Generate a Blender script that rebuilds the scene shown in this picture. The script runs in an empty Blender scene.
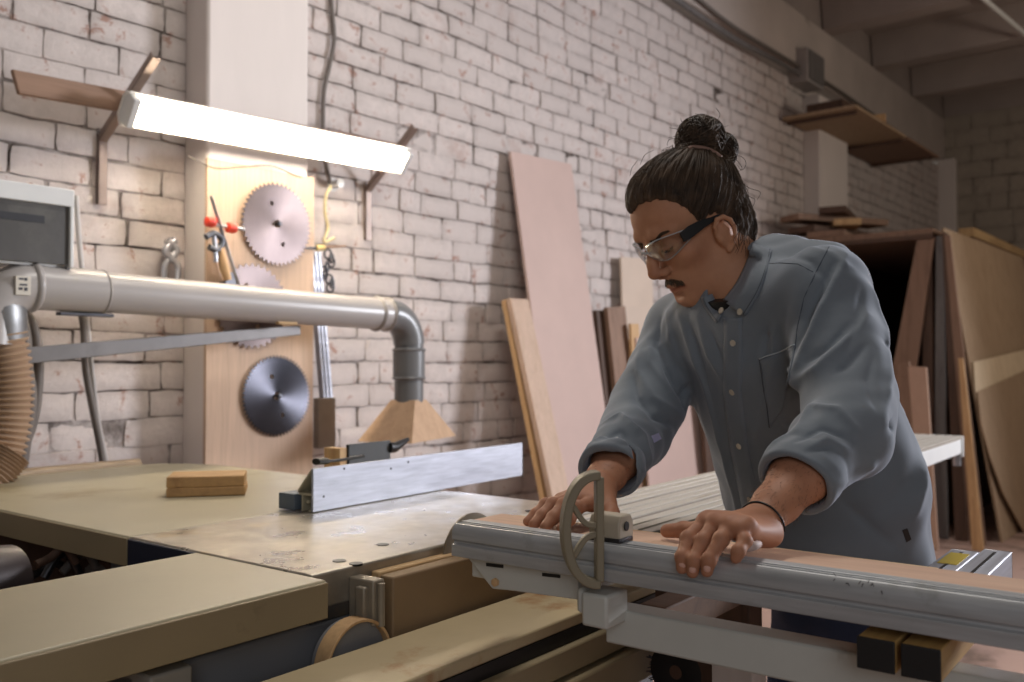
import bpy, bmesh, math, random
import numpy as np
from mathutils import Vector, Matrix, noise
R = random.Random(7)
sc = bpy.context.scene
COL = sc.collection
V = Vector
# ------------------------------------------------------------------ camera
F = 920.0
CAMZ = 1.2
YAW = math.radians(39.5)
PITCH = math.atan(21 / 920)
cd = bpy.data.cameras.new('camera'); cam = bpy.data.objects.new('camera', cd); COL.objects.link(cam)
cam.location = (0, 0, CAMZ)
cam.rotation_euler = (math.pi / 2 + PITCH, 0, YAW - math.pi / 2)
cd.sensor_width = 36; cd.lens = F / 1024 * 36; cd.clip_start = .05; cd.clip_end = 100
cd.dof.use_dof = True; cd.dof.focus_distance = 1.32; cd.dof.aperture_fstop = 5.0
sc.camera = cam
CR = cam.rotation_euler.to_matrix()
C0 = V((0, 0, CAMZ))
def ray(px, py): return CR @ V(((px - 512) / F, (341 - py) / F, -1))
def onX(px, py, x): r = ray(px, py); return C0 + r * (x / r.x)
def onY(px, py, y): r = ray(px, py); return C0 + r * (y / r.y)
def onZ(px, py, z): r = ray(px, py); return C0 + r * ((z - CAMZ) / r.z)
def at(px, py, d): return C0 + ray(px, py) * d
# ------------------------------------------------------------------ object helpers
def link(name, me, mats=None, parent=None, kind=None):
    o = bpy.data.objects.new(name, me); COL.objects.link(o)
    if mats is not None:
        for m in (mats if isinstance(mats, (list, tuple)) else [mats]): me.materials.append(m)
    if parent is not None: o.parent = parent
    if kind: o['kind'] = kind
    return o
def tag(o, label, cat, group=None, kind=None):
    o['label'] = label; o['category'] = cat
    if group: o['group'] = group
    if kind: o['kind'] = kind
    return o
def thing(name, label, cat, loc=(0, 0, 0), group=None):
    o = bpy.data.objects.new(name, None); COL.objects.link(o); o.location = loc; o.empty_display_size = .05
    return tag(o, label, cat, group)
class MB:
    """collects shapes in world coordinates, built as one mesh"""
    def __init__(s): s.v = []; s.f = []; s.mi = []
    def add(s, vs, fs, m=0):
        n = len(s.v); s.v += [V(v) for v in vs]; s.f += [[i + n for i in f] for f in fs]; s.mi += [m] * len(fs); return s
    def box(s, lo, hi, m=0, M=None):
        x0, y0, z0 = lo; x1, y1, z1 = hi
        vs = [V((x, y, z)) for z in (z0, z1) for y in (y0, y1) for x in (x0, x1)]
        if M is not None: vs = [M @ v for v in vs]
        return s.add(vs, [(0, 2, 3, 1), (4, 5, 7, 6), (0, 1, 5, 4), (2, 6, 7, 3), (0, 4, 6, 2), (1, 3, 7, 5)], m)
    def hexa(s, c8, m=0):   # bottom 4 then top 4, each ccw from above
        return s.add(c8, [(3, 2, 1, 0), (4, 5, 6, 7), (0, 1, 5, 4), (1, 2, 6, 5), (2, 3, 7, 6), (3, 0, 4, 7)], m)
    def prism(s, poly, vec, m=0):
        poly = [V(p) for p in poly]; vec = V(vec); n = len(poly)
        return s.add(poly + [p + vec for p in poly],
                     [list(range(n))[::-1], list(range(n, 2 * n))] + [(i, (i + 1) % n, n + (i + 1) % n, n + i) for i in range(n)], m)
    def tube(s, pts, r, seg=16, m=0, caps=True, ry=None, up=None):
        pts = [V(p) for p in pts]; n = len(pts); rs = r if isinstance(r, (list, tuple)) else [r] * n
        vs = []; prev = None
        for i, p in enumerate(pts):
            t = (pts[min(i + 1, n - 1)] - pts[max(i - 1, 0)]).normalized()
            if prev is None:
                a = V(up) if up else (V((0, 0, 1)) if abs(t.z) < .9 else V((1, 0, 0)))
                u = (a - t * a.dot(t)).normalized()
            else: u = (prev - t * prev.dot(t)).normalized()
            prev = u; w = t.cross(u)
            for k in range(seg):
                an = 2 * math.pi * k / seg
                vs.append(p + u * math.cos(an) * rs[i] * (ry or 1) + w * math.sin(an) * rs[i])
        fs = [(i * seg + k, i * seg + (k + 1) % seg, (i + 1) * seg + (k + 1) % seg, (i + 1) * seg + k) for i in range(n - 1) for k in range(seg)]
        if caps: fs += [list(range(seg))[::-1], [(n - 1) * seg + k for k in range(seg)]]
        return s.add(vs, fs, m)
    def lathe(s, c, axis, prof, seg=32, m=0):   # prof: (radius, height)
        c = V(c); t = V(axis).normalized(); a = V((0, 0, 1)) if abs(t.z) < .9 else V((1, 0, 0))
        u = (a - t * a.dot(t)).normalized(); w = t.cross(u); vs = []
        for r, h in prof:
            for k in range(seg):
                an = 2 * math.pi * k / seg; vs.append(c + t * h + (u * math.cos(an) + w * math.sin(an)) * max(r, 1e-4))
        n = len(prof)
        fs = [(i * seg + k, i * seg + (k + 1) % seg, (i + 1) * seg + (k + 1) % seg, (i + 1) * seg + k) for i in range(n - 1) for k in range(seg)]
        fs += [list(range(seg))[::-1], [(n - 1) * seg + k for k in range(seg)]]
        return s.add(vs, fs, m)
    def build(s, name, mats, parent=None, bevel=0, smooth=None, kind=None, base=True, seg=2):
        if parent is None and base and s.v:
            lo = [min(v[i] for v in s.v) for i in range(3)]; hi = [max(v[i] for v in s.v) for i in range(3)]
            org = V(((lo[0] + hi[0]) / 2, (lo[1] + hi[1]) / 2, lo[2]))
        else:
            org = V((0, 0, 0)); p = parent
            while p is not None: org += p.location; p = p.parent
        me = bpy.data.meshes.new(name)
        me.from_pydata([tuple(v - org) for v in s.v], [], s.f)
        o = link(name, me, mats, parent, kind)
        for p, mi in zip(me.polygons, s.mi): p.material_index = mi
        bm = bmesh.new(); bm.from_mesh(me); bmesh.ops.recalc_face_normals(bm, faces=bm.faces); bm.to_mesh(me); bm.free()
        if parent is None and base: o.location = org
        if bevel:
            b = o.modifiers.new('bevel', 'BEVEL'); b.width = bevel; b.segments = seg; b.limit_method = 'ANGLE'; b.angle_limit = .6
        if smooth or bevel:
            me.polygons.foreach_set('use_smooth', [True] * len(me.polygons)); me.set_sharp_from_angle(angle=smooth or .7)
        return o
def bx(name, lo, hi, mat, parent=None, bevel=.002, M=None, kind=None, **k):
    return MB().box(lo, hi, M=M).build(name, mat, parent, bevel, kind=kind, **k)
def smooth_pts(pts, n=8):
    """Catmull-Rom through points"""
    P = [V(p) for p in pts]; P = [P[0] * 2 - P[1]] + P + [P[-1] * 2 - P[-2]]; out = []
    for i in range(1, len(P) - 2):
        for k in range(n):
            t = k / n; a, b, c, d = P[i - 1:i + 3]
            out.append(.5 * ((2 * b) + (c - a) * t + (2 * a - 5 * b + 4 * c - d) * t * t + (3 * b - a - 3 * c + d) * t ** 3))
    out.append(P[-2]); return out
# ------------------------------------------------------------------ materials
MAT = {}
def lin(c):
    return tuple(((x / 255) / 12.92 if x / 255 <= .04045 else ((x / 255 + .055) / 1.055) ** 2.4) for x in c)
class NT:
    def __init__(s, name):
        s.m = bpy.data.materials.new(name); s.m.use_nodes = True; s.t = s.m.node_tree; s.b = s.t.nodes['Principled BSDF']; MAT[name] = s.m
    def n(s, typ, **k):
        nd = s.t.nodes.new(typ)
        for a, b in k.items():
            if a.startswith('i_'): nd.inputs[a[2:].replace('_', ' ')].default_value = b
            else: setattr(nd, a, b)
        return nd
    def l(s, a, b): s.t.links.new(a, b)
    def coord(s, scale=(1, 1, 1), kind='Object', rot=(0, 0, 0), loc=(0, 0, 0)):
        tc = s.n('ShaderNodeTexCoord'); mp = s.n('ShaderNodeMapping'); mp.inputs['Scale'].default_value = scale; mp.inputs['Rotation'].default_value = rot; mp.inputs['Location'].default_value = loc
        s.l(tc.outputs[kind], mp.inputs['Vector']); return mp.outputs['Vector']
    def noise(s, vec, scale, detail=4, rough=.55, dist=0):
        nd = s.n('ShaderNodeTexNoise'); nd.inputs['Scale'].default_value = scale; nd.inputs['Detail'].default_value = detail
        nd.inputs['Roughness'].default_value = rough; nd.inputs['Distortion'].default_value = dist; s.l(vec, nd.inputs['Vector']); return nd.outputs['Fac']
    def ramp(s, fac, stops, interp='LINEAR'):
        nd = s.n('ShaderNodeValToRGB'); cr = nd.color_ramp; cr.interpolation = interp
        while len(cr.elements) < len(stops): cr.elements.new(.5)
        for e, (p, c) in zip(cr.elements, stops): e.position = p; e.color = (*c[:3], 1)
        s.l(fac, nd.inputs['Fac']); return nd.outputs['Color']
    def mix(s, fac, a, b, mode='MIX'):
        nd = s.n('ShaderNodeMix', data_type='RGBA', blend_type=mode)
        for sock, v in ((nd.inputs[0], fac), (nd.inputs[6], a), (nd.inputs[7], b)):
            if hasattr(v, 'is_linked') or hasattr(v, 'links'): s.l(v, sock)
            elif isinstance(v, (tuple, list)): sock.default_value = (*v[:3], 1)
            else: sock.default_value = v
        return nd.outputs[2]
    def bump(s, h, strength=.3, dist=.01):
        nd = s.n('ShaderNodeBump'); nd.inputs['Strength'].default_value = strength; nd.inputs['Distance'].default_value = dist
        s.l(h, nd.inputs['Height']); s.l(nd.outputs[0], s.b.inputs['Normal'])
    def out(s, col=None, rough=None, metal=None, **k):
        for key, v in (('Base Color', col), ('Roughness', rough), ('Metallic', metal)):
            if v is None: continue
            if hasattr(v, 'links'): s.l(v, s.b.inputs[key])
            else: s.b.inputs[key].default_value = (*v, 1) if isinstance(v, tuple) else v
        for a, b in k.items(): s.b.inputs[a.replace('_', ' ')].default_value = b
        return s.m
def g3(v): return (v, v, v)
def plain(name, rgb, rough=.6, metal=0., var=.15, scale=12, bump=.15, bscale=60, stretch=(1, 1, 1), dirt=None, dscale=5, dcut=.58, **k):
    t = NT(name); c = lin(rgb); v = t.coord(stretch)
    n1 = t.noise(v, scale, 5)
    col = t.ramp(n1, [(.25, tuple(x * (1 - var) for x in c)), (.75, tuple(min(1, x * (1 + var)) for x in c))])
    if dirt:
        n2 = t.noise(t.coord(stretch, loc=(3, 1, 2)), dscale, 6, .65)
        col = t.mix(t.ramp(n2, [(dcut, g3(0)), (dcut + .12, g3(1))]), col, lin(dirt))
    t.out(col, rough, metal, **k)
    if bump: t.bump(t.noise(v, bscale, 4), bump, .002)
    return t.m
def wood(name, rgb, rgb2, axis=0, rough=.65, rings=14, bump=.2):
    """grain streaks along one axis of the piece"""
    t = NT(name); st = [9, 9, 9]; st[axis] = .7
    v = t.coord(tuple(st)); n1 = t.noise(v, 3.2, 6, .6, .6)
    st2 = [60, 60, 60]; st2[axis] = 2.2
    n2 = t.noise(t.coord(tuple(st2)), 2.5, 3, .6)
    col = t.ramp(n1, [(.32, lin(rgb2)), (.5, lin(rgb)), (.72, tuple(min(1, x * 1.12) for x in lin(rgb)))])
    col = t.mix(.35, col, t.ramp(n2, [(.35, tuple(x * .7 for x in lin(rgb))), (.6, lin(rgb))]))
    t.out(col, rough); t.bump(n2, bump, .001); return t.m
def metal(name, rgb, rough=.35, scratch=(1, 1, 1), dirt=None, m=1., dcut=.58, dscale=5):
    t = NT(name); c = lin(rgb); v = t.coord(scratch); n1 = t.noise(v, 30, 5, .6)
    col = t.ramp(n1, [(.3, tuple(x * .8 for x in c)), (.7, tuple(min(1, x * 1.08) for x in c))])
    n2 = t.noise(t.coord((1, 1, 1), loc=(5, 2, 1)), dscale, 6, .65)
    if dirt:
        msk = t.ramp(n2, [(dcut, g3(0)), (dcut + .14, g3(1))]); col = t.mix(msk, col, lin(dirt))
    rg = t.ramp(t.noise(v, 12, 4), [(.3, g3(max(.05, rough - .1))), (.75, g3(rough + .15))])
    t.out(col, rg, m); t.bump(n1, .08, .001); return t.m
# ================================================================== MATERIALS OF THE ROOM
def brick_mat(name, paint, dark, red, chips=.62):
    t = NT(name); v = t.coord((1, 1, 1)); tc = t.n('ShaderNodeNewGeometry')
    rnd = t.n('ShaderNodeAttribute', attribute_name='tone'); 
    a = t.noise(v, 3.2, 8, .72); b = t.noise(v, 14, 8, .7, .4); c = t.noise(v, 60, 4, .6)
    base = t.ramp(rnd.outputs['Fac'], [(0, tuple(x * .80 for x in lin(paint))), (1, tuple(min(1, x * 1.06) for x in lin(paint)))])
    base = t.mix(t.ramp(b, [(.38, g3(0)), (.62, g3(.6))]), tuple(x * .80 for x in lin(paint)), base)
    base = t.mix(t.ramp(a, [(.57, g3(0)), (.68, g3(.35))]), base, lin(red))
    base = t.mix(t.ramp(b, [(chips - .03, g3(0)), (chips + .03, g3(.75))]), base, lin(red))
    at_ = t.n('ShaderNodeAttribute', attribute_name='joint')
    jm = t.n('ShaderNodeMath', operation='MULTIPLY'); t.l(at_.outputs['Fac'], jm.inputs[0])
    t.l(t.ramp(t.noise(v, 5, 6, .7), [(.40, g3(.18)), (.62, g3(1))]), jm.inputs[1])
    base = t.mix(jm.outputs[0], base, lin(dark))
    t.out(base, .85); t.bump(t.noise(v, 28, 9, .75), .8, .006); return t.m
brick_white = brick_mat('painted_brick', (226, 214, 208), (66, 54, 46), (160, 112, 92))
brick_grey = brick_mat('grey_block', (186, 174, 160), (60, 56, 52), (118, 108, 98), .7)
plaster = plain('white_plaster', (226, 216, 210), .8, var=.07, scale=3, stretch=(1, 1, .25), dirt=(150, 130, 118), dcut=.66, dscale=4, bump=.3, bscale=30)
concrete = plain('painted_concrete', (165, 158, 154), .85, var=.12, scale=2, dirt=(100, 92, 86), dcut=.6, dscale=1.6, bump=.3, bscale=25)
ceil_m = plain('grey_ceiling', (160, 148, 142), .9, var=.12, scale=2, bump=.3, bscale=20)
floor_m = plain('dusty_floor', (176, 146, 132), .75, var=.12, scale=1.4, dirt=(120, 98, 84), dcut=.55, dscale=2.2, bump=.2)
# ================================================================== ROOM
YW, XF, ZC = 3.1, 12.0, 4.46
def brick_wall(name, org, ux, uz, nrm, W, H, bl, bh, mat, depth=.012, jit=1.0, seed=3):
    rr = random.Random(seed); org, ux, uz, nrm = V(org), V(ux), V(uz), V(nrm); vs = []; fs = []; tone = []; joint = []
    def vert(u, w, d, tn, jn):
        q_ = noise.noise_vector(V((u * 1.7, w * 2.3, seed))); q2 = noise.noise_vector(V((u * 9, w * 9, seed + 5)))
        u += q_.x * .010 + q2.x * .0035; w += q_.y * .010 + q2.y * .0035; d += q_.z * .0022 + q2.z * .0015
        vs.append(org + ux * u + uz * w + nrm * d); tone.append(tn); joint.append(jn); return len(vs) - 1
    # mortar bed: a fine uneven sheet behind the bricks
    nu, nw = int(W / .1), int(H / .05); idx = {}
    for i in range(nu + 1):
        for j in range(nw + 1): idx[i, j] = vert(W * i / nu, H * j / nw, -.004 + rr.uniform(-.003, .004), .5, 1.0)
    for i in range(nu):
        for j in range(nw): fs.append((idx[i, j], idx[i + 1, j], idx[i + 1, j + 1], idx[i, j + 1]))
    row = 0; w = 0.0
    while w < H:
        u = -(row % 2) * bl / 2 - rr.uniform(0, .05); sag = rr.uniform(-.004, .004)
        while u < W:
            L = bl * (1 if rr.random() > .14 else .5) * rr.uniform(.96, 1.04)
            g = rr.uniform(.001, .0065) * jit; gh = rr.uniform(.0012, .006) * jit
            u0, u1 = max(0, u + g), min(W, u + L - g); w0, w1 = w + gh + sag, min(H, w + bh - gh + sag)
            if u1 - u0 > .03 and w1 - w0 > .02:
                tn = rr.random(); dep = (rr.uniform(.35, 1) if rr.random() > .02 else -.2) * depth; tilt = rr.uniform(-.003, .003)
                nx, ny = 7, 3; ring = {}
                for i in range(nx + 1):
                    for j in range(ny + 1):
                        a = u0 + (u1 - u0) * i / nx; b = w0 + (w1 - w0) * j / ny
                        edge = i in (0, nx) or j in (0, ny); cor = i in (0, nx) and j in (0, ny)
                        inset = .004 if edge else 0
                        a += rr.uniform(-.0025, .0025) * jit; b += rr.uniform(-.0022, .0022) * jit
                        if cor: a += (.0025 if i == 0 else -.0025); b += (.002 if j == 0 else -.002)
                        d = dep + tilt * (i / nx - .5) + rr.uniform(-.0012, .0012) - (.0025 if edge else 0) - (.0012 if cor else 0)
                        ring[i, j] = vert(a, b, d, tn, .22 if edge else 0)
                for i in range(nx):
                    for j in range(ny): fs.append((ring[i, j], ring[i + 1, j], ring[i + 1, j + 1], ring[i, j + 1]))
                per = [(i, 0) for i in range(nx)] + [(nx, j) for j in range(ny)] + [(i, ny) for i in range(nx, 0, -1)] + [(0, j) for j in range(ny, 0, -1)]
                low = []
                for (i, j) in per:
                    p = vs[ring[i, j]]; c = org + ux * ((u0 + u1) / 2) + uz * ((w0 + w1) / 2)
                    du = (p - c).dot(ux); dw = (p - c).dot(uz)
                    low.append(vert((u0 + u1) / 2 + du * 1.0 + math.copysign(.003, du), (w0 + w1) / 2 + dw + math.copysign(.003, dw), -.012, tn, 1.0))
                n = len(per)
                for k in range(n):
                    fs.append((low[k], low[(k + 1) % n], ring[per[(k + 1) % n]], ring[per[k]]))
            u += L
        w += bh; row += 1
    me = bpy.data.meshes.new(name); me.from_pydata([tuple(v) for v in vs], [], fs)
    for nm, arr in (('tone', tone), ('joint', joint)):
        a = me.attributes.new(nm, 'FLOAT', 'POINT'); a.data.foreach_set('value', arr)
    me.polygons.foreach_set('use_smooth', [True] * len(me.polygons)); me.set_sharp_from_angle(angle=.9)
    o = link(name, me, mat, kind='structure'); return o
brick_wall('wall_back', (.2, YW, 0), (1, 0, 0), (0, 0, 1), (0, -1, 0), XF - .2, 3.6, .262, .1, brick_white, depth=.009)
brick_wall('wall_right', (XF, YW, 0), (0, -1, 0), (0, 0, 1), (-1, 0, 0), 3.6, 4.45, .4, .2, brick_grey, seed=9)
bx('floor', (-2.5, -2.6, -.06), (XF, YW + .1, 0), floor_m, bevel=0, kind='structure', base=False)
# girder along the wall top, ceiling slab with its ribs
bx('trim_1', (.2, 3.03, 3.66), (XF, YW + .12, 4.16), girder_m := plain('pale_girder', (192, 180, 172), .85, var=.14, scale=1.6, dirt=(120, 108, 100), dcut=.6, dscale=1.8, bump=.3, bscale=25), bevel=.01, kind='structure')
m = MB().box((-.5, -2.0, ZC), (XF, YW + .15, ZC + .1))
for i in range(9):
    x = 12.1 - i * 1.32
    m.prism([(x - .1, -2.0, 4.15), (x + .1, -2.0, 4.15), (x + .15, -2.0, ZC + .01), (x - .15, -2.0, ZC + .01)], (0, 5.04, 0))
m.build('ceiling', ceil_m, kind='structure', bevel=.01)
bx('trim_5', (.2, 3.05, 4.15), (XF, YW + .12, ZC + .02), ceil_m, bevel=0, kind='structure')
# pilasters
PX0, PX1, PY = 1.847, 2.30, 2.948
bx('trim_2', (PX0, PY, 0), (PX1, YW, 3.6), plaster, bevel=.012, kind='structure')
bx('trim_3', (7.72, 2.95, 0), (8.4, YW, 3.5), plaster, bevel=.012, kind='structure')
bx('trim_4', (XF - .1, YW - .2, 0), (XF + .02, YW, 3.66), plaster, bevel=.012, kind='structure')
# ================================================================== MATERIALS OF THE THINGS
mdf_pink = plain('pinkish_fibreboard', (200, 174, 164), .7, var=.05, scale=5, bump=.1)
mdf_pale = plain('pale_fibreboard', (214, 194, 176), .7, var=.05, scale=5, bump=.1)
ply_tan = wood('tan_plywood', (172, 146, 118), (152, 124, 96), 2)
ply_light = wood('light_plywood', (222, 200, 168), (204, 178, 144), 2)
ply_board = wood('pale_board', (206, 176, 150), (192, 162, 136), 2)
pine = wood('pine', (206, 168, 122), (176, 132, 88), 2)
pine_x = wood('pine_long', (198, 164, 118), (166, 126, 84), 0)
pine_y = wood('pine_across', (204, 168, 128), (172, 132, 92), 1)
brown = wood('brown_board', (144, 114, 94), (116, 88, 70), 2)
dark_wood = wood('dark_wood', (92, 68, 54), (64, 48, 38), 2)
dark_wood_x = wood('dark_plank', (110, 84, 64), (78, 58, 44), 1)
grey_wood = wood('weathered_board', (110, 106, 104), (84, 80, 80), 2)
white_metal = plain('white_enamel', (225, 225, 222), .4, var=.04, bump=.04)
black = plain('black_plastic', (22, 22, 24), .45, var=.1, bump=.05)
steel = metal('steel', (178, 178, 182), .3)
steel_dark = metal('dark_steel', (96, 96, 100), .38, dirt=(70, 60, 52))
alu = metal('brushed_aluminium', (190, 192, 202), .48, scratch=(.2, 4, 4), m=.6)
grey_pvc = plain('grey_pvc', (176, 170, 166), .32, var=.05, scale=4, bump=.03, dirt=(176, 168, 146), dcut=.6)
grey_pvc2 = plain('dark_grey_pvc', (118, 118, 118), .3, var=.05, scale=4, bump=.03)
red_p = plain('red_plastic', (214, 62, 38), .4, var=.05, bump=.03)
cable_m = plain('grey_cable', (112, 104, 98), .6, var=.1)
# ------------------------------------------------------------------ tube lamp
def emis(name, rgb, s):
    t = NT(name); t.b.inputs['Base Color'].default_value = (.9, .9, .9, 1); t.b.inputs['Emission Color'].default_value = (*rgb, 1); t.b.inputs['Emission Strength'].default_value = s; return t.m
LAMP_GLOW = emis('lit_lamp_tube', (1.0, .86, .66), TUBE_W := 45)
refl = plain('white_reflector', (240, 236, 228), .35, var=.02, bump=0)
lx0, lx1 = 1.47, 2.71
ly, lz0, lz1 = 2.83, 2.02, 2.06
tl = thing('fluorescent_lamp', 'lit twin-tube fluorescent batten hung on two steel brackets by the wall', 'lamp', (1.5, ly, lz0))
ax = V((lx1 - lx0, 0, lz1 - lz0)).normalized()
MT = Matrix.Translation(V((lx0, ly, lz0))) @ V((1, 0, 0)).rotation_difference(ax).to_matrix().to_4x4() @ Matrix.Rotation(math.radians(-52), 4, 'X')
L = lx1 - lx0
# local frame: x along, z up away from tubes, tubes below
m = MB().prism([MT @ V(p) for p in [(0, -.062, -.012), (0, -.035, .022), (0, .035, .022), (0, .062, -.012), (0, .058, -.015), (0, .033, .016), (0, -.033, .016), (0, -.058, -.015)]], (MT.to_3x3() @ V((L, 0, 0))))
m.build('reflector', refl, tl)
MB().box((.04, -.022, .0), (L - .04, .022, .05), M=MT).build('housing', refl, tl, .003)
for s in (-1, 1):
    a, b = MT @ V((.03, s * .026, -.028)), MT @ V((L - .03, s * .026, -.028))
    MB().tube([a, b], .0165, 16).build('lamp_tube', LAMP_GLOW, tl, smooth=.8)
for e in (.004, L - .03):
    MB().box((e, -.05, -.048), (e + .026, .05, .02), M=MT).build('end_socket', white_metal, tl, .004)
# wooden board the lamp hangs from
a, b = V((1.19, 2.93, 2.05)), V((2.80, 2.93, 2.12))
MB().hexa([a + V((0, -.01, -.035)), b + V((0, -.01, -.035)), b + V((0, .01, -.035)), a + V((0, .01, -.035)),
           a + V((-.02, -.01, .035)), b + V((0, -.01, .035)), b + V((0, .01, .035)), a + V((-.02, .01, .035))]).build('wooden_plank', brown_x := wood('brown_plank_long', (150, 118, 96), (120, 90, 70), 0), bevel=.003)
tag(bpy.data.objects['wooden_plank'], 'brown wooden plank fixed behind the lit fluorescent lamp', 'plank')
bracket_m = plain('brownish_painted_steel', (146, 128, 118), .45, .3)
for k, (x, lab) in enumerate(((1.53, 'steel angle bracket holding the left end of the fluorescent lamp'), (2.735, 'steel angle bracket holding the right end of the fluorescent lamp'))):
    t = thing('lamp_bracket', lab, 'bracket', (x, YW, 1.74), 'lamp brackets')
    m = MB().box((x - .016, YW - .022, 1.74), (x + .016, YW - .016, 2.0)).box((x - .016, YW - .022, 1.74), (x - .012, YW - .004, 2.0))
    m.build('upright', bracket_m, t, .001)
    y1, z1 = (2.75, 2.19) if k == 0 else (2.80, 2.21)
    d = V((0, y1 - YW, z1 - 1.975)); n = V((0, -d.z, d.y)).normalized() * .012
    p = V((x - .016, YW - .015, 1.965))
    MB().prism([p - n, p + d - n, p + d + n, p + n], (.004, 0, 0)).prism([p + n, p + d + n, p + d + n * .8, p + n * .8], (.03, 0, 0)).build('arm', bracket_m, t, .001)
    MB().lathe((x - .018, YW - .03, 1.985), (-1, 0, 0), [(.008, 0), (.008, .006), (.002, .007)], 6).build('bolt', steel, t)
# ------------------------------------------------------------------ board with saw blades on the pilaster
bp = [onY(205, 165, PY - .01), onY(313, 178, PY - .01)]
x0, x1 = bp[0].x + .005, bp[1].x; zt = bp[1].z
bx('plywood_board', (x0, PY - .018, .0), (x1, PY - .002, zt), ply_board, bevel=.002)
tag(bpy.data.objects['plywood_board'], 'tall pale plywood panel on the white pilaster carrying saw blades', 'board')
def blade(px, py, rpx, label, col, y=PY - .03, teeth=48, hub=.016, holes=True):
    c = onY(px, py, y); dep = (c - C0).dot(CR @ V((0, 0, -1))); r = rpx * dep / F
    t = thing('circular_saw_blade', label, 'saw blade', c, 'circular saw blades on the plywood panel')
    th = .0024; pts = []; n = teeth
    for k in range(n):
        a = 2 * math.pi * k / n; da = 2 * math.pi / n
        for fr, rr in ((0, 1.0), (.16, .985), (.34, .93), (.55, .915), (.8, .955)):
            pts.append((r * rr * math.cos(a + da * fr), r * rr * math.sin(a + da * fr)))
    hn = 20; inner = [(hub * math.cos(2 * math.pi * k / hn), hub * math.sin(2 * math.pi * k / hn)) for k in range(hn)]
    bm = bmesh.new()
    def loop(pp, yy): vv = [bm.verts.new((x, yy, z)) for x, z in pp]; return vv, [bm.edges.new((vv[i], vv[(i + 1) % len(vv)])) for i in range(len(vv))]
    o1, e1 = loop(pts, -th); i1, e2 = loop(inner, -th)
    hs = []
    if holes:
        for k in range(2):
            a = 1.9 + k * math.pi; hs += loop([(r * .5 * math.cos(a) + .009 * math.cos(q * math.pi / 6), r * .5 * math.sin(a) + .009 * math.sin(q * math.pi / 6)) for q in range(12)], -th)[1]
    bmesh.ops.triangle_fill(bm, use_beauty=True, edges=e1 + e2 + hs)
    ret = bmesh.ops.extrude_face_region(bm, geom=bm.faces[:])
    bmesh.ops.translate(bm, vec=(0, th, 0), verts=[v for v in ret['geom'] if isinstance(v, bmesh.types.BMVert)])
    bmesh.ops.recalc_face_normals(bm, faces=bm.faces)
    me = bpy.data.meshes.new('blade_disc'); bm.to_mesh(me); bm.free(); link('blade_disc', me, col, t)
    MB().lathe(c + V((0, .018, 0)), (0, -1, 0), [(.006, 0), (.006, .032), (.009, .034), (.009, .038), (.001, .04)], 12).build('hanging_peg', steel_dark, t, smooth=.5)
    return t
def blade_mat(name, rgb, rough):
    t = NT(name); t.out(t.ramp(t.noise(t.coord(), 9, 5), [(.3, tuple(x * .75 for x in lin(rgb))), (.7, lin(rgb))]), rough, 1.0, Anisotropic=.75)
    tg = t.n('ShaderNodeTangent', direction_type='RADIAL', axis='Y'); t.l(tg.outputs[0], t.b.inputs['Tangent']); return t.m
bl1, bl2 = blade_mat('brushed_blade_steel', (118, 106, 104), .40), blade_mat('dark_blade_steel', (92, 92, 100), .25)
blade(277, 224, 42, 'large bright saw blade, topmost on the plywood panel under the lamp', bl1)
blade(252, 306, 43, 'toothed saw blade mostly hidden behind the grey extraction pipe', bl1, teeth=36)
blade(277, 396, 41, 'dark shiny saw blade, lowest on the plywood panel below the pipe', bl2, teeth=60)
# bar clamp with red handles
y = PY - .06
P = lambda px, py, yy=y: onY(px, py, yy)
cl = thing('bar_clamp', 'small clamp with two red knobs hanging at the top left of the plywood panel', 'clamp', P(218, 290))
MB().tube([P(211, 196), P(241, 292)], .008, 4).build('bar', steel, cl, .001)
for (a, b) in (((207, 224), (215, 220)), ((228, 230), (236, 226))):
    c = (P(*a) + P(*b)) / 2
    MB().lathe(c + V((-.022, 0, 0)), (1, 0, 0), [(.006, 0), (.018, .004), (.02, .02), (.017, .036), (.006, .042)], 12).build('red_knob', red_p, cl, smooth=.9)
MB().tube([P(210, 224), P(244, 229)], .006, 8).build('spindle', steel, cl, smooth=.8)
MB().tube(smooth_pts([P(206, 237), P(214, 233), P(222, 240), P(218, 250), P(209, 247)]), .012, 10).build('jaw', steel_dark, cl, smooth=.8)
MB().tube([P(214, 236), P(216, 262)], .009, 8).build('lever', steel, cl, smooth=.8)
ch = thing('wooden_handled_scraper', 'scraper with a wooden handle hanging under the red clamp', 'tool', P(230, 290))
MB().tube([P(220, 248), P(224, 268), P(228, 280)], [.012, .017, .013], 12).build('handle', pine, ch, smooth=.8)
MB().prism([P(224, 274), P(234, 272), P(240, 296), P(228, 298)], (0, .006, 0)).build('blade', steel_dark, ch, .001)
# ------------------------------------------------------------------ things hung right of the pilaster
y = 3.0
ex = MB(); a = onY(316, 252, y); b = onY(332, 440, y); w = .017
for dx in (-.018, 0, .018):
    ex.hexa([V((b.x + dx - .006, y, b.z)), V((b.x + dx + .006, y, b.z)), V((b.x + dx + .006, y + .03, b.z)), V((b.x + dx - .006, y + .03, b.z)),
             V((a.x + dx - .006, y, a.z)), V((a.x + dx + .006, y, a.z)), V((a.x + dx + .006, y + .03, a.z)), V((a.x + dx - .006, y + .03, a.z))])
ex.hexa([V((b.x - .024, y + .012, b.z)), V((b.x + .024, y + .012, b.z)), V((b.x + .024, y + .02, b.z)), V((b.x - .024, y + .02, b.z)),
         V((a.x - .024, y + .012, a.z)), V((a.x + .024, y + .012, a.z)), V((a.x + .024, y + .02, a.z)), V((a.x - .024, y + .02, a.z))])
tag(ex.build('aluminium_profile', alu, bevel=.0015), 'ribbed aluminium profile hanging upright beside the plywood panel', 'profile')
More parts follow.
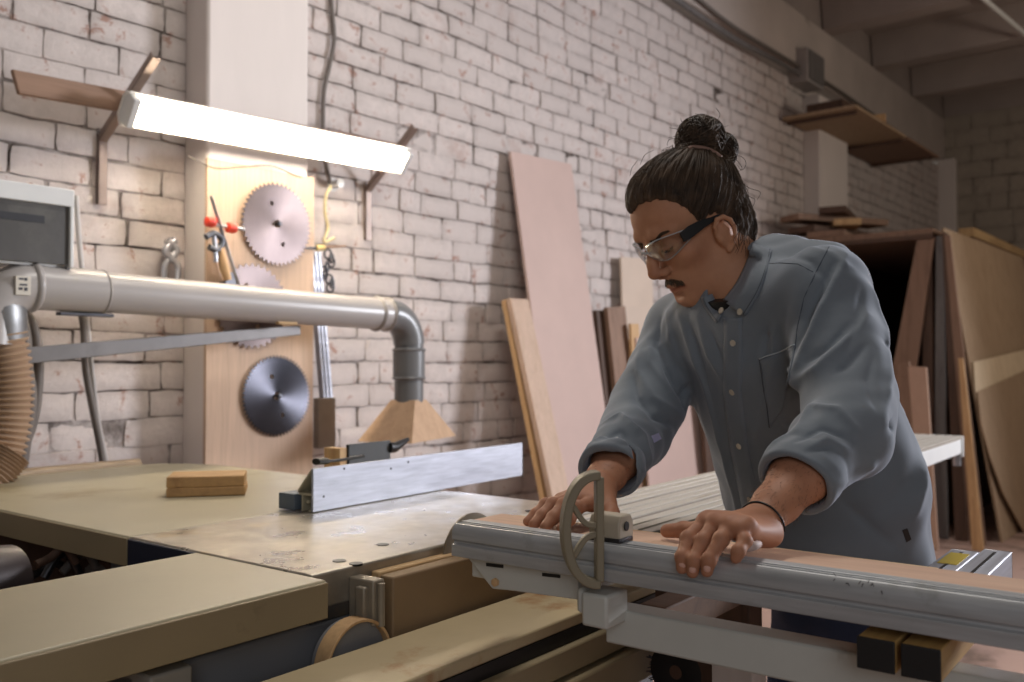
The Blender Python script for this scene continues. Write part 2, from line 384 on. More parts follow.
a = onY(323, 398, 2.96); b = onY(334, 447, 2.96)
m = MB().box((a.x - .03, 2.95, b.z), (b.x, 2.985, a.z))
tag(m.build('grey_metal_plate', plain('grey_brown_metal', (150, 138, 126), .5, .4), bevel=.003), 'short grey metal plate hanging at the foot of the ribbed profile', 'plate')
sd = thing('screwdriver', 'thin screwdriver with a yellow collar stuck across the profile', 'screwdriver', onY(320, 247, 2.93))
MB().tube([onY(300, 248, 2.93), onY(318, 248, 2.93)], [.003, .007], 8).build('tip', steel_dark, sd, smooth=.8)
MB().tube([onY(316, 248, 2.93), onY(324, 247.5, 2.93)], .012, 10).build('collar', plain('yellow_collar', (200, 176, 110), .5), sd, smooth=.8)
MB().tube([onY(322, 247.5, 2.93), onY(346, 246, 2.93)], [.006, .004], 8).build('shaft', brown, sd, smooth=.8)
m = MB()
for i in range(9):
    c = onY(328 + 4 * math.sin(i * 1.1), 254 + i * 4.2, 3.04); d = V((math.sin(i * 1.9), .2, math.cos(i * 1.9))).normalized()
    ring = [c + V((math.cos(q * math.pi / 5) * .014, (.006 if i % 2 else -.006) * math.cos(q * math.pi / 5), math.sin(q * math.pi / 5) * .02)) for q in range(11)]
    m.tube(ring, .0045, 6)
tag(m.build('metal_chain', steel_dark, smooth=.8), 'bundle of dark metal chain hung on the wall beside the profile', 'chain')
hk = thing('cord_loop', 'pale yellow cord hanging from a white wall hook beside the profile', 'cord', onY(328, 240, 3.03))
MB().tube(smooth_pts([onY(331, 186, 3.03), onY(326, 196, 3.03), onY(325, 212, 3.03), onY(328, 228, 3.03), onY(324, 242, 3.03), onY(334, 238, 3.04)]), .007, 8).build('cord', plain('yellow_cord', (222, 206, 160), .7), hk, smooth=.8)
MB().lathe(onY(331, 185, YW), (0, -1, 0), [(.03, 0), (.03, .01), (.018, .014), (.014, .06), (.02, .065), (.002, .068)], 16).build('wall_hook', white_metal, hk, smooth=.6)
# cable running down above the lamp
m = MB().tube(smooth_pts([onY(330, -20, 3.08), onY(332, 10, 3.08), onY(334, 40, 3.08), onY(329, 68, 3.08), onY(324, 92, 3.08), onY(323, 130, 3.08), onY(325, 160, 3.07), onY(330, 184, 3.06)]), .009, 10)
tag(m.build('wall_cable', cable_m, smooth=.8), 'grey cable snaking down the brick wall above the lamp', 'cable')
m = MB().tube(smooth_pts([onY(188, 156, 2.93), onY(215, 168, 2.93), onY(240, 167, 2.93), onY(272, 166, 2.93), onY(300, 177, 2.93), onY(315, 176, 2.96)]), .0028, 8)
tag(m.build('thin_wire', cable_m, smooth=.8), 'thin wire sagging across the top of the plywood panel', 'wire')
# pliers on wall at left of the pilaster
pl = thing('pliers', 'chrome pliers hanging on the brick wall left of the pilaster', 'pliers', onY(171, 280, 3.06))
yy = 3.055
for s in (-1, 1):
    MB().tube(smooth_pts([onY(171 - 4 * s, 240, yy), onY(171 + 5 * s, 250, yy), onY(171 + 2 * s, 258, yy), onY(171 + 7 * s, 268, yy), onY(171 + 5.5 * s, 286, yy)]), [.015] * 16 + [.011] * 17, 8).build('grip', chrome := plain('bright_chrome', (190, 188, 192), .25, .5, var=.1), pl, smooth=.8)
MB().tube([onY(171, 262, yy + .004), V((onY(171, 262, yy).x, YW + .01, onY(171, 262, yy).z))], .004, 8).build('nail', steel_dark, pl, smooth=.8)
MB().lathe(onY(171, 259, yy - .004), (0, -1, 0), [(.012, 0), (.012, .012), (.002, .014)], 12).build('pivot', chrome, pl, smooth=.5)
# ------------------------------------------------------------------ white-rimmed cabinet at the left edge
cb = thing('wall_cabinet', 'white-rimmed metal box with a dull dark face at the left end of the wall', 'cabinet', (1.1, 2.75, 1.5))
yc = 2.66
A, B = onY(-40, 180, yc), onY(72, 272, yc)
xa, xb, za, zb = A.x - .2, B.x, onY(72, 268, yc).z, onY(70, 190, yc).z
MB().box((xa, yc + .012, za), (xb, YW - .1, zb)).build('case', white_metal, cb, .006)
m = MB().box((xa, yc - .012, zb - .05), (xb, yc + .014, zb)).box((xb - .012, yc - .012, za), (xb, yc + .014, zb - .05))
m.build('rim', white_metal, cb, .003)
fp_ = MB().box((xa + .01, yc - .002, za + .008), (xb - .012, yc + .01, zb - .05)).build('front_panel', plain('dull_dark_glass', (84, 82, 80), .35, var=.35, scale=3, dirt=(100, 98, 94), dcut=.5), cb, .001)
MB().box((xa + .01, yc - .004, za + .12), (xb - .08, yc, za + .14)).build('label_strip', plain('dark_strip', (44, 44, 48), .5), fp_)
MB().tube([V((xb - .01, yc, za)), V((xb + .02, YW - .02, za - .02))], .006, 8).build('strut', steel, cb, smooth=.8)
# ------------------------------------------------------------------ dust extraction pipe
YP = 2.70; rp = .062
pz = lambda px, py: onY(px, py, YP)
dp = thing('extraction_pipe', 'grey plastic dust extraction pipe crossing in front of the brick wall', 'pipe', pz(60, 313))
c0, c1 = pz(36, 287), pz(392, 315)
zp = (c0.z + c1.z) / 2
xL = pz(10, 289).x; xR = pz(409, 318).x
z_at = lambda x: c0.z + (c1.z - c0.z) * (x - c0.x) / (c1.x - c0.x)
def hp(x): return V((x, YP, z_at(x)))
xs1 = pz(101, 295).x
MB().tube([hp(pz(35, 290).x), hp(xs1)], rp + .003, 40).build('pipe_section', grey_pvc, dp, smooth=.8)
MB().tube([hp(xs1 - .03), hp(pz(386, 313).x)], rp - .001, 40).build('pipe_section', grey_pvc, dp, smooth=.8)
# collars
def collar(p, d, r, w, mat=grey_pvc):
    d = V(d).normalized(); return MB().lathe(V(p) - d * w / 2, d, [(r - .002, 0), (r + .003, w * .2), (r + .006, w * .5), (r + .003, w * .8), (r - .002, w)], 40).build('collar', mat, dp, smooth=.9)
collar(hp(pz(32, 288).x), (1, 0, 0), rp + .006, .022)
collar(hp(xs1), (1, 0, 0), rp, .012)
collar(hp(pz(386, 313).x), (1, 0, 0), rp + .001, .016)
collar(hp(pz(376, 312).x), (1, 0, 0), rp + .002, .02)
# left elbow going down
e = hp(pz(33, 288).x); q = []
for k in range(9):
    a = math.radians(90 * k / 8); q.append(e + V((-.115 * math.sin(a) - .0, 0, -.115 * (1 - math.cos(a)))))
MB().tube([e + V((.02, 0, 0))] + q + [q[-1] + V((0, 0, -.05))], rp + .004, 32).build('elbow', grey_pvc, dp, smooth=.8)
lab = [e + V((-.075, -rp - .001, .022)), e + V((-.045, -rp - .006, .025)), e + V((-.045, -rp - .006, -.02)), e + V((-.075, -rp - .001, -.023))]
lm = plain('paper_label', (214, 206, 192), .7, var=.02)
stk_ = MB().box((e.x - .075, YP - rp - .008, e.z - .03), (e.x - .035, YP - rp + .01, e.z + .022)).build('sticker', lm, dp, .001)
m = MB()
for k, (dx, dz, w, h) in enumerate(((.008, .012, .012, .005), (.022, .01, .008, .008), (.01, -.004, .02, .005), (.008, -.016, .01, .007), (.022, -.018, .009, .009))):
    m.box((e.x - .075 + dx, YP - rp - .009, e.z + dz), (e.x - .075 + dx + w, YP - rp - .0075, e.z + dz + h))
m.build('print', steel_dark, stk_)
# right elbow and drop pipe
er = hp(pz(388, 313).x); q = []
Rb = pz(409, 318).x - er.x
for k in range(11):
    a = math.radians(90 * k / 10); q.append(er + V((Rb * math.sin(a), 0, -Rb * (1 - math.cos(a)))))
MB().tube([er] + q, rp + .001, 40).build('elbow', grey_pvc2, dp, smooth=.8)
bt = q[-1]; zb_ = onY(409, 410, YP).z
MB().tube([bt + V((0, 0, .01)), V((bt.x, YP, zb_))], rp - .003, 40).build('drop_pipe', grey_pvc2, dp, smooth=.8)
for py in (350, 378): collar((bt.x, YP, onY(409, py, YP).z), (0, 0, 1), rp + .001, .016, grey_pvc2)
MB().tube([(bt.x, YP, onY(409, 350, YP).z), (bt.x, YP, onY(409, 378, YP).z)], rp + .003, 40).build('coupling', grey_pvc2, dp, smooth=.8)
# wooden hood: a hollow flared box
hz1, hz0 = onY(409, 407, YP).z, onY(400, 437, YP).z
cx = bt.x; rotH = Matrix.Rotation(math.radians(18), 3, 'Z')
def sq(w, d, z): return [V((cx, YP, 0)) + rotH @ V((a * w, b * d, 0)) + V((0, 0, z)) for a, b in ((-1, -1), (1, -1), (1, 1), (-1, 1))]
top, bot = sq(.05, .055, hz1 + .03), sq(.20, .12, hz0 - .01); ti, bi = sq(.04, .045, hz1 + .03), sq(.187, .11, hz0 - .01)
m = MB().add(top + bot + ti + bi, [(0, 1, 5, 4), (1, 2, 6, 5), (2, 3, 7, 6), (3, 0, 4, 7), (9, 8, 12, 13), (10, 9, 13, 14), (11, 10, 14, 15), (8, 11, 15, 12), (4, 5, 13, 12), (5, 6, 14, 13), (6, 7, 15, 14), (7, 4, 12, 15), (0, 8, 9, 1), (1, 9, 10, 2), (2, 10, 11, 3), (3, 11, 8, 0)])
m.build('wooden_hood', wood('pale_hood_board', (196, 162, 130), (178, 144, 112), 2), dp, .0015)
# strap under the pipe
sx = pz(78, 313).x
MB().box((sx - .06, YP - .02, c0.z - rp - .016), (sx + .1, YP + .01, c0.z - rp - .006)).build('strap', steel_dark, dp, .002)
sx = pz(282, 325).x
MB().box((sx - .05, YP - .05, z_at(sx) - rp - .004), (sx + .03, YP - .03, z_at(sx) - rp + .006)).build('strap', pine_x, dp, .002)
# flat steel bar under the pipe
a, b = onY(12, 357, 2.70), onY(300, 330, 2.74)
m = MB().hexa([a + V((0, -.004, -.024)), b + V((0, -.004, -.018)), b + V((0, .004, -.018)), a + V((0, .004, -.024)), a + V((0, -.004, .024)), b + V((0, -.004, .018)), b + V((0, .004, .018)), a + V((0, .004, .024))])
tag(m.build('steel_bar', plain('grey_painted_bar', (114, 110, 108), .45, .3, dirt=(104, 100, 98)), bevel=.002), 'flat grey steel bar slanting below the extraction pipe', 'bar')
# corrugated hose and taped collar
hs = thing('corrugated_hose', 'beige corrugated hose hanging from the left end of the pipe', 'hose', onY(5, 480, YP))
pts = smooth_pts([onY(2, 333, YP), onY(8, 370, YP), onY(9, 405, YP), onY(4, 440, YP), onY(-8, 470, YP), onY(-30, 500, YP)], 28)
m = MB(); n = len(pts); rr = [.058 + .007 * math.sin(i * 2 * math.pi / 5) for i in range(n)]
m.tube(pts, rr, 24); m.build('ribbed_tube', plain('beige_hose', (176, 148, 122), .55, var=.06), hs, smooth=1.2)
hs2 = smooth_pts([onY(10, 452, YP - .08), onY(2, 462, YP - .08), onY(-8, 474, YP - .08), onY(-24, 490, YP - .08)], 18)
MB().tube(hs2, [.052 + .006 * math.sin(i * 2 * math.pi / 5) for i in range(len(hs2))], 20).build('ribbed_tube', MAT['beige_hose'], hs, smooth=1.2)
tape = metal('silver_tape', (150, 150, 150), .38, m=.7)
MB().tube([q_ for q_ in (onY(-2, 300, YP), onY(-1, 312, YP), onY(1, 326, YP), onY(2, 340, YP))], [.062, .07, .066, .061], 18).build('silver_tape', tape, hs, smooth=.5)
for nm, lab_, pp, r_ in (('coiled_cable', 'thick grey cable looping behind the beige hose', [(14, 300), (30, 320), (37, 345), (38, 380), (33, 420), (20, 455), (8, 480)], .016),
                     ('coiled_cable', 'second grey cable looping beside the beige hose under the pipe', [(20, 312), (24, 340), (26, 370), (30, 400), (24, 440), (18, 478)], .022),
                     ('hanging_cable', 'dark cable dropping from the pipe towards the worktop', [(80, 305), (84, 330), (86, 370), (93, 410), (99, 440), (106, 480)], .0115),
                     ('hanging_cable', 'pale thin cable dropping in front of the brick wall beside the dark one', [(76, 196), (80, 250), (88, 330), (92, 370), (98, 420), (108, 470)], .008)):
    m = MB().tube(smooth_pts([onY(x, y_, 2.90) for x, y_ in pp]), r_, 10)
    tag(m.build(nm, cable_m if 'pale' not in lab_ else grey_pvc, smooth=.8), lab_, 'cable')
# ------------------------------------------------------------------ panels leaning on the brick wall
def leaning(name, label, cat, pL, pR, ytop, lean, mat, th=.018, group=None, zbot=0.0, dxb=0, bevel=.002):
    """panel with top corners at the pixels, leaning back on the wall, foot on the floor"""
    a, b = onY(*pL, ytop), onY(*pR, ytop)
    out = V((0, -1, 0)); h = ((a.z + b.z) / 2 - zbot)
    fa = V((a.x + dxb, ytop - lean * h, zbot)); fb = V((b.x + dxb, ytop - lean * h, zbot))
    nrm = (a - fa).cross(b - fa).normalized(); nrm = nrm if nrm.y < 0 else -nrm
    k = nrm * th
    m = MB().add([fa, fb, b, a, fa + k, fb + k, b + k, a + k], [(0, 1, 2, 3), (7, 6, 5, 4), (0, 4, 5, 1), (1, 5, 6, 2), (2, 6, 7, 3), (3, 7, 4, 0)])
    return tag(m.build(name, mat, bevel=bevel), label, cat, group)
leaning('tall_panel', 'tall pinkish fibreboard panel leaning on the brick wall, taller than all beside it', 'board', (508, 152), (569, 165), 3.06, .165, mdf_pink)
leaning('narrow_plank', 'pale narrow plank leaning left of the tall pinkish panel', 'plank', (506, 300), (524, 301), 2.95, .27, plank_m := wood('pale_pink_plank', (200, 172, 150), (186, 156, 132), 2), .03, 'planks beside the tall panel')
leaning('narrow_plank', 'thin tan plank edge leaning behind the pale narrow plank', 'plank', (501, 301), (508, 300), 2.99, .25, pine, .03, 'planks beside the tall panel')
leaning('brown_plank', 'dark brown plank leaning in the bundle between the pink panel and the man', 'plank', (592, 311), (604, 311), 2.99, .12, dark_wood, .03, 'planks behind the man')
leaning('brown_plank', 'mid brown plank with the widest face in the bundle behind the man', 'plank', (603, 308), (621, 307), 2.95, .12, brown, .03, 'planks behind the man')
leaning('brown_plank', 'short tan plank standing at the right of the brown bundle', 'plank', (628, 324), (636, 324), 2.88, .05, pine, .02, 'planks behind the man')
leaning('pale_board', 'pale board leaning upright just left of the man\'s face', 'board', (619, 257), (650, 259), 3.05, .03, mdf_pale, .016)
leaning('wide_panel', 'wide light fibreboard leaning behind the man\'s raised arm', 'board', (622, 306), (700, 312), 3.02, .06, mdf_pale, .016)
leaning('pink_panel', 'pinkish fibreboard seen between the man\'s right arm and chest', 'board', (634, 338), (694, 346), 2.86, .10, mdf_pink, .016)
leaning('brown_plank', 'dark brown plank edge leaning between the pinkish board and the shirt front', 'plank', (693, 340), (704, 341), 2.80, .08, dark_wood, .03, 'planks behind the man')
# ------------------------------------------------------------------ shelf high on the wall
sh = thing('high_shelf', 'brown board shelf fixed high on the brick wall', 'shelf', (8.4, 2.8, 3.19))
for a, b, mm in ((7.22, 8.5, ply_tan), (8.56, 9.55, brown)):
    MB().box((a, 2.47, 3.19), (b, YW - .03, 3.215)).build('shelf_board', mm, sh, .003)
for x in (7.3, 8.5, 9.4):
    MB().box((x, 2.5, 3.165), (x + .04, YW - .03, 3.19)).build('bearer', dark_wood, sh, .002)
def clutter(name, label, cat, lo, hi, mat, rz=0, group=None):
    c = V(((lo[0] + hi[0]) / 2, (lo[1] + hi[1]) / 2, 0)); M = Matrix.Translation(c) @ Matrix.Rotation(rz, 4, 'Z') @ Matrix.Translation(-c)
    return tag(MB().box(lo, hi, M=M).build(name, mat, bevel=.004), label, cat, group)
clutter('cardboard_box', 'dark brown box lying on the near end of the high shelf', 'box', (7.3, 2.6, 3.215), (7.75, 2.9, 3.30), dark_wood)
clutter('timber_offcut', 'tan timber offcut lying on the high shelf behind the dark box', 'offcut', (7.85, 2.52, 3.215), (8.35, 2.62, 3.275), pine, .3)
clutter('timber_offcut', 'brown timber offcut at the far end of the high shelf', 'offcut', (8.6, 2.6, 3.215), (9.3, 2.72, 3.25), brown, .1)
a = onY(790, 62, 3.08); b = onY(822, 102, 3.08)
jb = thing('junction_box', 'grey junction box on the wall at the end of the ceiling cable', 'junction box', (a.x, 3.0, b.z))
MB().box((a.x, 2.93, b.z), (a.x + .36, YW, a.z + .1)).build('case', concrete, jb, .006)
MB().box((a.x + .02, 2.915, b.z + .02), (a.x + .34, 2.93, a.z + .08)).build('lid', grey_wood, jb, .004)
m = MB().tube(smooth_pts([onY(660, -12, 3.0), onY(700, 16, 3.0), onY(740, 42, 3.0), onY(775, 60, 3.0), onY(800, 75, 3.0)]), .02, 10)
tag(m.build('ceiling_cable', grey_wood, smooth=.8), 'thick grey cable running along the foot of the concrete girder', 'cable')
m = MB().tube(smooth_pts([onY(690, -8, 3.0), onY(730, 24, 3.0), onY(775, 52, 3.0), onY(812, 74, 3.0), onY(850, 98, 3.0), onY(930, 155, 3.0)]), .014, 10)
tag(m.build('ceiling_cable', cable_m, smooth=.8), 'thin grey cable along the girder passing over the high shelf', 'cable')
MB().tube([onZ(978, -6, 4.1), onZ(1030, 38, 4.1)], .02, 12).build('ceiling_pipe', white_metal, smooth=.8)
tag(bpy.data.objects['ceiling_pipe'], 'thin pale pipe hanging under the ceiling ribs, top right corner', 'pipe')
# ------------------------------------------------------------------ timber rack at the right
RX = 6.87
rk = thing('timber_rack', 'brown timber storage rack with open dark front behind the man', 'rack', (7.6, 2.4, 0))
zr = 2.10
MB().box((RX, 1.82, zr), (10.6, YW - .05, zr + .045)).build('top_board', brown, rk, .004)
MB().box((RX - .02, 1.82, zr - .03), (RX + .02, YW - .05, zr)).build('front_rail', dark_wood, rk, .003)
for (x, y_) in ((RX, 1.83), (RX, 2.95), (10.4, 1.83), (10.4, 2.95)):
    MB().box((x, y_, 0), (x + .07, y_ + .07, zr)).build('post', dark_wood, rk, .004)
MB().box((10.5, 1.84, 0), (10.53, YW - .06, zr)).build('back_panel', dark_wood, rk)
MB().box((RX + .1, YW - .12, 0), (10.4, YW - .09, zr)).build('rear_shade_panel', dark_wood, rk)  # dark sheet added over the bricks to stand for the shaded inside
MB().box((RX + .12, 1.845, 0), (10.4, 1.86, zr)).build('side_shade_panel', dark_wood, rk)  # another dark sheet, added so the rack looks shaded inside
MB().box((RX + .1, 1.87, 1.0), (10.4, YW - .13, 1.03)).build('shelf', dark_wood, rk)
def slab(name, label, cat, tl_, tr_, br_, bl_, th, mat, group=None, bevel=.002):
    q = [V(p) for p in (bl_, br_, tr_, tl_)]; n = (q[1] - q[0]).cross(q[3] - q[0]).normalized()
    if n.dot(C0 - q[0]) < 0: n = -n
    return tag(MB().prism(q, -n * th).build(name, mat, bevel=bevel), label, cat, group)
# boards standing inside the open front (face the camera, x about RX)
def board_x(name, label, x, t0, t1, b0, b1, mat, th=.02, group='boards standing in the rack', dz=0):
    a, b = onX(*t0, x + .06), onX(*t1, x + .06)
    c, d = onX(*b1, x - .12), onX(*b0, x - .12)
    c.z = d.z = dz
    return slab(name, label, 'board', a, b, c, d, th, mat, group)
def footx(px, x): r = ray(px, 540); return (px, 341 - (0) + 0)
def board_f(name, label, x, t0, t1, bx0, bx1, mat, th=.02, group='boards standing in the rack', xb=None):
    """foot on the floor at image columns bx0, bx1; top edge at pixels t0,t1"""
    xb = x - .15 if xb is None else xb
    a, b = onX(*t0, x), onX(*t1, x)
    def ft(px):
        r = ray(px, 545); return V((xb, r.y * xb / r.x, 0.0))
    return slab(name, label, 'board', a, b, ft(bx1), ft(bx0), th, mat, group)
board_f('leaning_board', 'wide reddish brown board slanting across the dark rack front', RX, (918, 233), (935, 237), 862, 893, brown, .022)
board_f('leaning_board', 'dark narrow board upright beside the reddish slanting board', RX - .02, (936, 236), (943, 236), 934, 948, grey_wood, .02)
board_f('leaning_board', 'dark brown board edge directly left of the big tan plywood sheet', RX - .03, (942, 232), (947, 233), 955, 968, dark_wood, .02)
board_f('leaning_board', 'mid brown board between the dark edge and the big tan plywood sheet', RX - .1, (944, 234), (950, 235), 970, 986, brown, .02)
board_f('leaning_board', 'short pale-pink board leaning low in the rack front beside the sliding table end', RX - .5, (908, 366), (926, 367), 922, 938, brown_p := plain('pinkish_brown_board', (184, 152, 132), .7, var=.06), .03, xb=RX - .62)
board_f('leaning_board', 'short brown board half behind the short pale-pink one', RX - .42, (897, 365), (909, 361), 905, 922, brown, .03, xb=RX - .5)
board_f('leaning_board', 'thin brown board standing left of the big sheet at half height', RX - .35, (958, 358), (963, 358), 972, 984, pine, .02, xb=RX - .45)
# the big plywood sheet on the rack's side
a = onX(944, 229, RX); b = a + V((2.44, -.04, 0)); a.z = b.z = 2.14
fa = onX(1003, 545, RX - .05); fa.z = 0; fb = fa + V((2.44, 0, 0))
slab('plywood_sheet', 'big tan plywood sheet leaning on the side of the rack', 'board', a, b, fb, fa, .018, ply_tan)
# cut sheet with the curved lower left edge in front of it, and a light strip above
def on_sheet(px, py, off):
    n = (b - a).cross(fa - a).normalized(); n = n if n.dot(C0 - a) > 0 else -n
    p0 = a + n * off; r = ray(px, py); return C0 + r * ((p0 - C0).dot(n) / r.dot(n)), n
poly = []; nn = None
for px, py in ((978, 392), (1045, 362), (1045, 565), (1038, 556), (1020, 524), (1004, 494), (990, 455), (982, 425)):
    p, nn = on_sheet(px, py, .035); poly.append(p)
zmin = min(p.z for p in poly)
tag(MB().prism(poly, -nn * .012).build('cut_plywood_sheet', ply_tan2 := wood('warm_plywood', (168, 142, 114), (152, 126, 98), 2), bevel=.002), 'smaller plywood sheet with a curved edge leaning on the big tan sheet', 'board')
poly = [on_sheet(px, py, .016)[0] for px, py in ((974, 362), (1045, 345), (1045, 560), (976, 398))]
tag(MB().prism(poly, -nn * .010).build('pale_plywood_sheet', ply_light, bevel=.001), 'pale plywood sheet showing as a light band behind the curved one', 'board')
# plank along the top of the sheet
tag(MB().box((8.3, 1.88, 2.147), (10.4, 2.0, 2.232)).build('stacked_plank', brown, bevel=.003), 'brown plank under the light thick plank beyond the big plywood sheet', 'plank', 'planks piled on the rack')
m = MB().box((8.25, 1.87, 2.234), (10.5, 1.99, 2.31))
tag(m.build('top_plank', pine_x, bevel=.003), 'light thick plank resting on the rack beyond the top edge of the big plywood sheet', 'plank')
m = MB().tube([onX(1020, 268, 9.9), V((9.9, onX(1020, 268, 9.9).y, 0))], .05, 12)
tag(m.build('grey_pole', grey_wood, smooth=.8), 'grey upright pole behind the right end of the plywood sheets', 'pole')
# planks piled on the rack
RR = random.Random(21)
rows = [((800, 233), (872, 215), 7.20, .05, brown), ((802, 205), (868, 232), 7.55, .06, dark_wood), ((845, 214), (905, 229), 7.95, .03, brown),
        ((815, 226), (850, 224), 6.95, .04, pine), ((780, 228), (812, 222), 8.3, .07, dark_wood), ((880, 214), (940, 226), 8.6, .05, dark_wood), ((768, 226), (800, 230), 7.9, .05, brown)]
labs = ['brown plank lying crosswise on the left of the rack top', 'dark thick plank raised highest in the pile on the rack', 'thin brown plank lying over the middle of the rack top',
        'short pale offcut at the foot of the pile on the rack', 'dark block of timber at the left of the pile on the rack', 'dark plank at the far right of the rack top', 'brown offcut just behind the man\'s collar on the rack pile']
rows, labs = [rows[k] for k in (2, 5)], [labs[k] for k in (2, 5)]
for (p, q_, d, th, mm), lb in zip(rows, labs):
    a1, b1 = at(*p, d - .3), at(*q_, d + .1)
    up = V((0, 0, th)); sd_ = (b1 - a1).cross(V((0, 0, 1))).normalized() * .09
    dz = zr + .047
    a1.z = min(max(a1.z - th / 2, dz), dz + (.2 if th == .06 else .03)); b1.z = min(max(b1.z - th / 2, dz), dz + .03)
    m = MB().hexa([a1 - sd_, b1 - sd_, b1 + sd_, a1 + sd_, a1 - sd_ + up, b1 - sd_ + up, b1 + sd_ + up, a1 + sd_ + up])
    tag(m.build('stacked_plank', mm, bevel=.004), lb, 'plank', 'planks piled on the rack')

for k, (cx_, cy_, L_, W_, rz_, mm_2, lb_) in enumerate(((7.35, 2.66, .95, .28, .15, brown, 'lowest broad plank of the square pile behind the man on the rack'), (7.30, 2.68, .85, .24, -.25, dark_wood, 'dark plank second from the bottom of the square pile on the rack'),
        (7.38, 2.64, .7, .2, .45, pine, 'pale offcut in the middle of the square pile on the rack'), (7.32, 2.68, .9, .22, -.5, brown, 'brown plank skewed near the top of the square pile on the rack'), (7.34, 2.66, .6, .2, .2, dark_wood, 'short dark plank topmost on the square pile on the rack'))):
    Mx = Matrix.Translation((cx_, cy_, 2.147 + k * .052)) @ Matrix.Rotation(rz_, 4, 'Z')
    tag(MB().box((-L_ / 2, -W_ / 2, 0), (L_ / 2, W_ / 2, .05), M=Mx).build('stacked_plank', mm_2, bevel=.004), lb_, 'plank', 'planks piled on the rack')
# ================================================================== THE SAW
ZT = .88
cream = plain('cream_laminate', (180, 170, 143), .38, var=.07, scale=4, dirt=(150, 134, 100), dcut=.58, dscale=3, bump=.05)
cream_edge = plain('cream_edge', (150, 134, 104), .5, var=.08, scale=5, dirt=(110, 94, 72), dcut=.6)
cast = metal('worn_cast_iron', (176, 168, 154), .33, scratch=(1, 1, 1), dirt=(172, 152, 116), dcut=.55, dscale=4, m=.55)
cast_side = plain('cast_side', (92, 88, 84), .5, .4, dirt=(120, 100, 76))
navy = plain('dark_blue_paint', (30, 36, 54), .45, var=.06)
body_m = plain('grey_blue_cabinet', (122, 122, 124), .5, var=.08, scale=3)
body_l = plain('pale_cabinet', (146, 140, 130), .55, var=.06, scale=3)
grey_alu = metal('dull_aluminium', (186, 188, 190), .45, scratch=(4, .3, 4), dirt=(120, 116, 108), dcut=.62, m=.45)
white_pnt = plain('off_white_paint', (196, 196, 188), .42, var=.05, dirt=(140, 128, 108), dcut=.62, dscale=9)
saw = thing('panel_saw', 'large sliding panel saw with cream extension tops and a worn cast iron table', 'saw', (.88, 1.09, 0))
# cast iron table (with the slots near the blade)
XA = .88
m = MB().box((XA, 1.115, ZT - .055), (1.69, 1.62, ZT))
cast_ = m.build('cast_table', cast, saw, .004)
MB().box((XA - .003, 1.12, ZT - .075), (XA + .02, 1.42, ZT - .006)).build('table_end', cast_side, cast_, .002)
MB().box((XA - .005, 1.405, ZT - .085), (XA + .03, 1.615, ZT - .003)).build('painted_end', navy, cast_, .002)
MB().box((XA, 1.116, ZT - .075), (1.68, 1.13, ZT - .006)).build('table_side', cast_side, cast_, .002)
for px, py in ((342, 561), (358, 564), (541, 512), (557, 513), (585, 515), (388, 545)):
    c = onZ(px, py, ZT)
    MB().lathe(c + V((0, 0, -.002)), (0, 0, 1), [(.011, 0), (.011, .0032), (.004, .0034)], 14).build('bolt_hole', black, cast_)
for px, py in ((205, 456 + 98), (259, 562)):
    pass
# near extension top
ext_ = MB().box((-.4, 1.075, ZT - .052), (XA - .004, 1.40, ZT)).build('extension_top', cream, saw, .004)
MB().box((-.4, 1.070, ZT - .055), (XA - .006, 1.0775, ZT - .003)).build('edge_band', cream_edge, ext_, .0015)
# wing behind
yb = 2.62
wing = [(XA, 1.62), (1.69, 1.62), (1.69, 2.50), (1.66, 2.60), (1.60, 2.68), (1.50, 2.72), (XA, 2.72)]
m = MB().prism([(x, y_, ZT - .052) for x, y_ in wing], (0, 0, .052)); wing_ = m.build('wing_top', cream, saw, .004)
MB().box((XA - .004, 1.62, ZT - .054), (XA + .003, 2.72, ZT - .003)).build('edge_band', cream_edge, wing_, .001)
MB().tube([(XA + .02, 2.74, ZT - .01), (1.55, 2.72, ZT - .01)], .028, 16).build('rail_tube', plain('brown_tube', (140, 120, 96), .4), saw, smooth=.8)
# cabinet below
MB().box((.66, 1.09, 0), (1.62, 1.40, ZT - .20)).box((.60, 1.12, ZT - .2), (1.62, 1.40, ZT - .075)).build('cabinet', body_m, saw, .006)
MB().box((.60, 1.085, 0), (.66, 1.41, ZT - .07)).build('cabinet_end', body_l, saw, .004)
MB().box((1.05, 1.4, 0), (1.6, 2.1, ZT - .09)).build('cabinet_rear', body_m, saw, .006)
MB().box((.2, 2.25, 0), (1.6, 2.29, ZT - .06)).build('shade_backing', dark_wood, saw, .003)  # dark sheet added to stand for the shade under the wing
# slide rail, with its wooden-looking dusty top and steps below
zr1 = .775
y0, y1 = .895, 1.05
MB().box((-.35, y0, zr1 - .02), (1.62, y1, zr1)).build('rail_cover', pine_l := plain('dusty_rail', (190, 172, 136), .5, var=.1, scale=5, dirt=(164, 120, 78), dcut=.56, dscale=6), saw, .003)
MB().box((-.35, y0 - .002, zr1 - .042), (1.62, y1 - .02, zr1 - .02)).build('rail_slot', black, saw)
MB().box((-.35, y0 - .018, zr1 - .085), (1.62, y1 - .02, zr1 - .042)).build('rail_beam', cream_edge, saw, .003)
MB().box((-.35, y0 - .035, zr1 - .15), (1.62, y1 - .02, zr1 - .09)).build('rail_beam', cream_edge, saw, .004)
MB().box((-.3, .93, .1), (1.6, 1.04, zr1 - .15)).build('rail_base', body_m, saw, .004)
